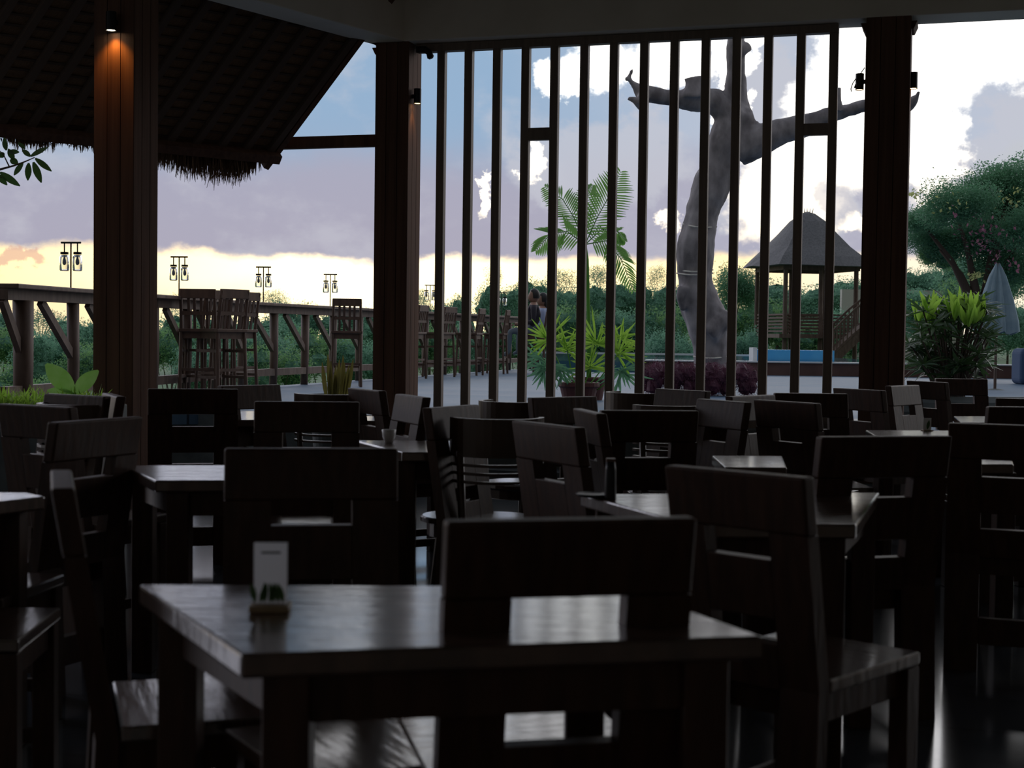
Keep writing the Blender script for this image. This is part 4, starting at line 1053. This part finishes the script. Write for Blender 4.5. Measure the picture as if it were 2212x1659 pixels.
for side in ((-w, -w, w, -w), (-w, w, w, w), (-w, -w, -w, w)):
    mb = MB()
    for k in range(6): z = zf+.08+k*.10; mb.beam((side[0], side[1], z), (side[2], side[3], z), .03, .05)
    mb.build('slatted_rail', 'rail_wood', gb)
bm_ = thing('garden_bridge', 'small arched wooden footbridge rising beside the gazebo', 'bridge', (P(1840, 740, 42).x, 42, .5))
arcp = [(-.62, -.0), (-.35, .28), (0, .62), (.4, .95), (.9, 1.18), (1.5, 1.25)]
sc = 42/FPX/ (44/FPX)
for y in (-.4, .4):
    mb = MB()
    for (x0, z0), (x1, z1) in zip(arcp, arcp[1:]): mb.beam((x0, y, z0+.15), (x1, y, z1+.15), .08, .3)
    mb.build('stringer', 'rail_wood', bm_)
mb = MB()
for (x0, z0), (x1, z1) in zip(arcp, arcp[1:]): mb.beam((x0, 0, z0+.3), (x1, 0, z1+.3), .9, .04)
mb.build('treads', 'rail_wood', bm_)
for y in (-.42, .42):
    mb = MB()
    for (x0, z0), (x1, z1) in zip(arcp, arcp[1:]):
        mb.beam((x0, y, z0+1.0), (x1, y, z1+1.0), .05, .06)
        for k in range(3): t = k/3; x = x0+(x1-x0)*t; z = z0+(z1-z0)*t; mb.beam((x, y, z+.25), (x, y, z+1.0), .035, .035)
    mb.build('handrail', 'rail_wood', bm_)
o = MB().box(P(1795, 630, 60).x, P(2050, 630, 60).x, 58, 58.3, .3, P(1900, 626, 58).z).build('garden_wall', 'cream_wall'); tag(o, 'long cream garden wall seen either side of the right pillar', 'wall')
# closed parasol
ub = thing('parasol', 'closed pale blue parasol standing behind the leafy bush at right', 'parasol', (P(2150, 800, 21).x, 21, .45))
def uz(py): return P(2150, py, 21).z-.45
MB().tube([(0, 0, 0), (0, 0, uz(568))], .022, 8).build('pole', 'rail_wood', ub)
mb = MB(); prof = [(.02, uz(572)), (.10, uz(600)), (.19, uz(650)), (.26, uz(700)), (.27, uz(720))]; seg = 32; n0 = 0
for r, z in prof:
    for k in range(seg): a = 2*PI*k/seg; rr = r*(1+.28*math.cos(a*8)); mb.v.append(Vector((rr*math.cos(a), rr*math.sin(a), z+.03*math.cos(a*8))))
for i in range(len(prof)-1):
    for k in range(seg): q = i*seg; mb.f.append((q+k, q+(k+1) % seg, q+seg+(k+1) % seg, q+seg+k))
mb.build('canopy', 'umbrella_cloth', ub, smooth=True)
MB().lathe([(.25, 0), (.25, .06), (.05, .1)], 20).build('base', 'dark_stone', ub)
# lounge cushion and stone kerb at right
o = MB().box(-.28, .28, -.25, .25, 0, .5).build('garden_cushion', 'blue_cloth', bevel=.08, bseg=4); o.location = (P(2216, 730, 24).x, 24, .53); 
k_ = P(2212, 730, 19).z; o.location.z = .53; tag(o, 'blue outdoor pouf at the right edge behind the bush', 'pouf')
o.scale = (1, 1, 1.2); o.location.x += .12
struct('trim_5', MB().tube([at(4.0, 2.2, DZ+.06), at(5.2, 2.9, DZ+.06), at(6.4, 4.0, DZ+.06), at(8, 5.6, DZ+.06)], .14, 10), 'dark_stone')
struct('floor_paving', MB().prism([tuple(at(3.6, 1.0, 0).xy), tuple(at(9, .6, 0).xy), tuple(at(11, 7, 0).xy), tuple(at(5, 6, 0).xy)], DZ, DZ+.012), 'paving')
# ------------------------------------------------------------------ plants at left
sp = thing('snake_plant', 'spiky snake plant in a round bowl pot before the railing', 'potted plant', (P(722, 870, 10.4).x, 10.4, 0))
zb = P(722, 852, 10.4).z
MB().lathe([(.11, 0), (.14, zb*.4), (.18, zb-.03), (.19, zb), (.165, zb), (.155, zb-.05)], 28).build('pot', 'dark_stone', sp)
for k in range(16):
    a = R_.uniform(0, 6.28); r = R_.uniform(.01, .075); x, y = r*math.cos(a)*1.2, r*math.sin(a)
    MB().leaf((x, y, zb-.05), (x*2.2+R_.gauss(0, .04), y*1.5, 1), R_.uniform(.15, .32)+.03, .035, (R_.gauss(0, .5), -1, 0), .35, .02, 5).build('leaf', 'sansevieria', sp)
pg = thing('planter', 'low dark planter box beneath the left railing', 'planter', (P(70, 860, 9.3).x, 9.3, 0))
zt = P(100, 874, 9.3).z
MB().box(-1.2, .55, -.2, .25, 0, zt).build('box', 'dark_stone', pg, bevel=.01)
gr = MB()
for k in range(1700):
    x = R_.uniform(-1.15, .4); y = R_.uniform(-.18, .22); gr.leaf((x+pg.location.x, y+pg.location.y, zt-.01), (R_.gauss(0, .45), R_.gauss(0, .45), 1), R_.uniform(.05, .14), .010, None, .1, .3, 2)
o = gr.build('grass_tufts', 'leaf_lime'); tag(o, 'bright spiky grass growing in the low planter', 'grass', kind='stuff')
dp = thing('mottled_leaf_plant', 'plant with two large white-mottled leaves beside the broad pillar', 'plant', (P(165, 860, 9.2).x, 9.2, zt-.02))
def bl(p0, p1, w, nm='leaf'):
    a = P(*p0, 9.2)-dp.location; b = P(*p1, 9.2)-dp.location; d = b-a
    MB().leaf(a, d, d.length, w, (.1, -1, .25), .12, .1, 8).build(nm, 'lime_mottled', dp, smooth=True)
bl((160, 848), (98, 785), .125); bl((162, 848), (210, 800), .10); bl((158, 850), (100, 842), .06)
MB().tube([(0, 0, 0), P(161, 848, 9.2)-dp.location], .01, 8).build('stem', 'leaf_palm', dp)
# leafy twig at upper left
tw = thing('leafy_twig', 'leafy green twig poking in at the left edge under the thatch', 'branch', P(-40, 372, 10))
def W(px, py, dy=0): return P(px, py, 10+dy)-tw.location
mb = MB(); mb.tube([Vector((-1.1, .1, -W(0,0).z*0-P(-40,372,10).z)), W(-330, 560), W(-200, 420), W(-40, 375), W(0, 366), (W(30, 358)), W(52, 350), W(75, 340)], [.05, .035, .02, .010, .008, .006, .005, .003], 6); mb.tube([W(20, 360), W(8, 335), W(-4, 322)], [.005, .004, .003], 6); mb.tube([W(0, 366), W(-10, 378), W(4, 384)], [.006, .005, .003], 5)
mb.build('twig', 'trunk', tw)
for (a, b, w) in (((66, 338), (100, 318), .042), ((66, 338), (48, 323), .036), ((76, 342), (109, 368), .042), ((72, 350), (88, 392), .05), ((62, 352), (60, 388), .045), ((50, 352), (30, 377), .042), ((22, 345), (38, 352), .05),
                  ((14, 325), (8, 298), .042), ((18, 328), (40, 328), .04), ((8, 340), (-2, 330), .05), ((0, 372), (40, 400), .05), ((-8, 376), (14, 398), .045), ((30, 345), (18, 322), .045), ((54, 322), (40, 308), .03)):
    MB().leaf(W(*a), W(*b)-W(*a), (W(*b)-W(*a)).length*1.05, w, (R_.uniform(-.4, .4), -1, .3), .15, .08, 5).build('leaf', 'leaf_twig', tw, smooth=True)
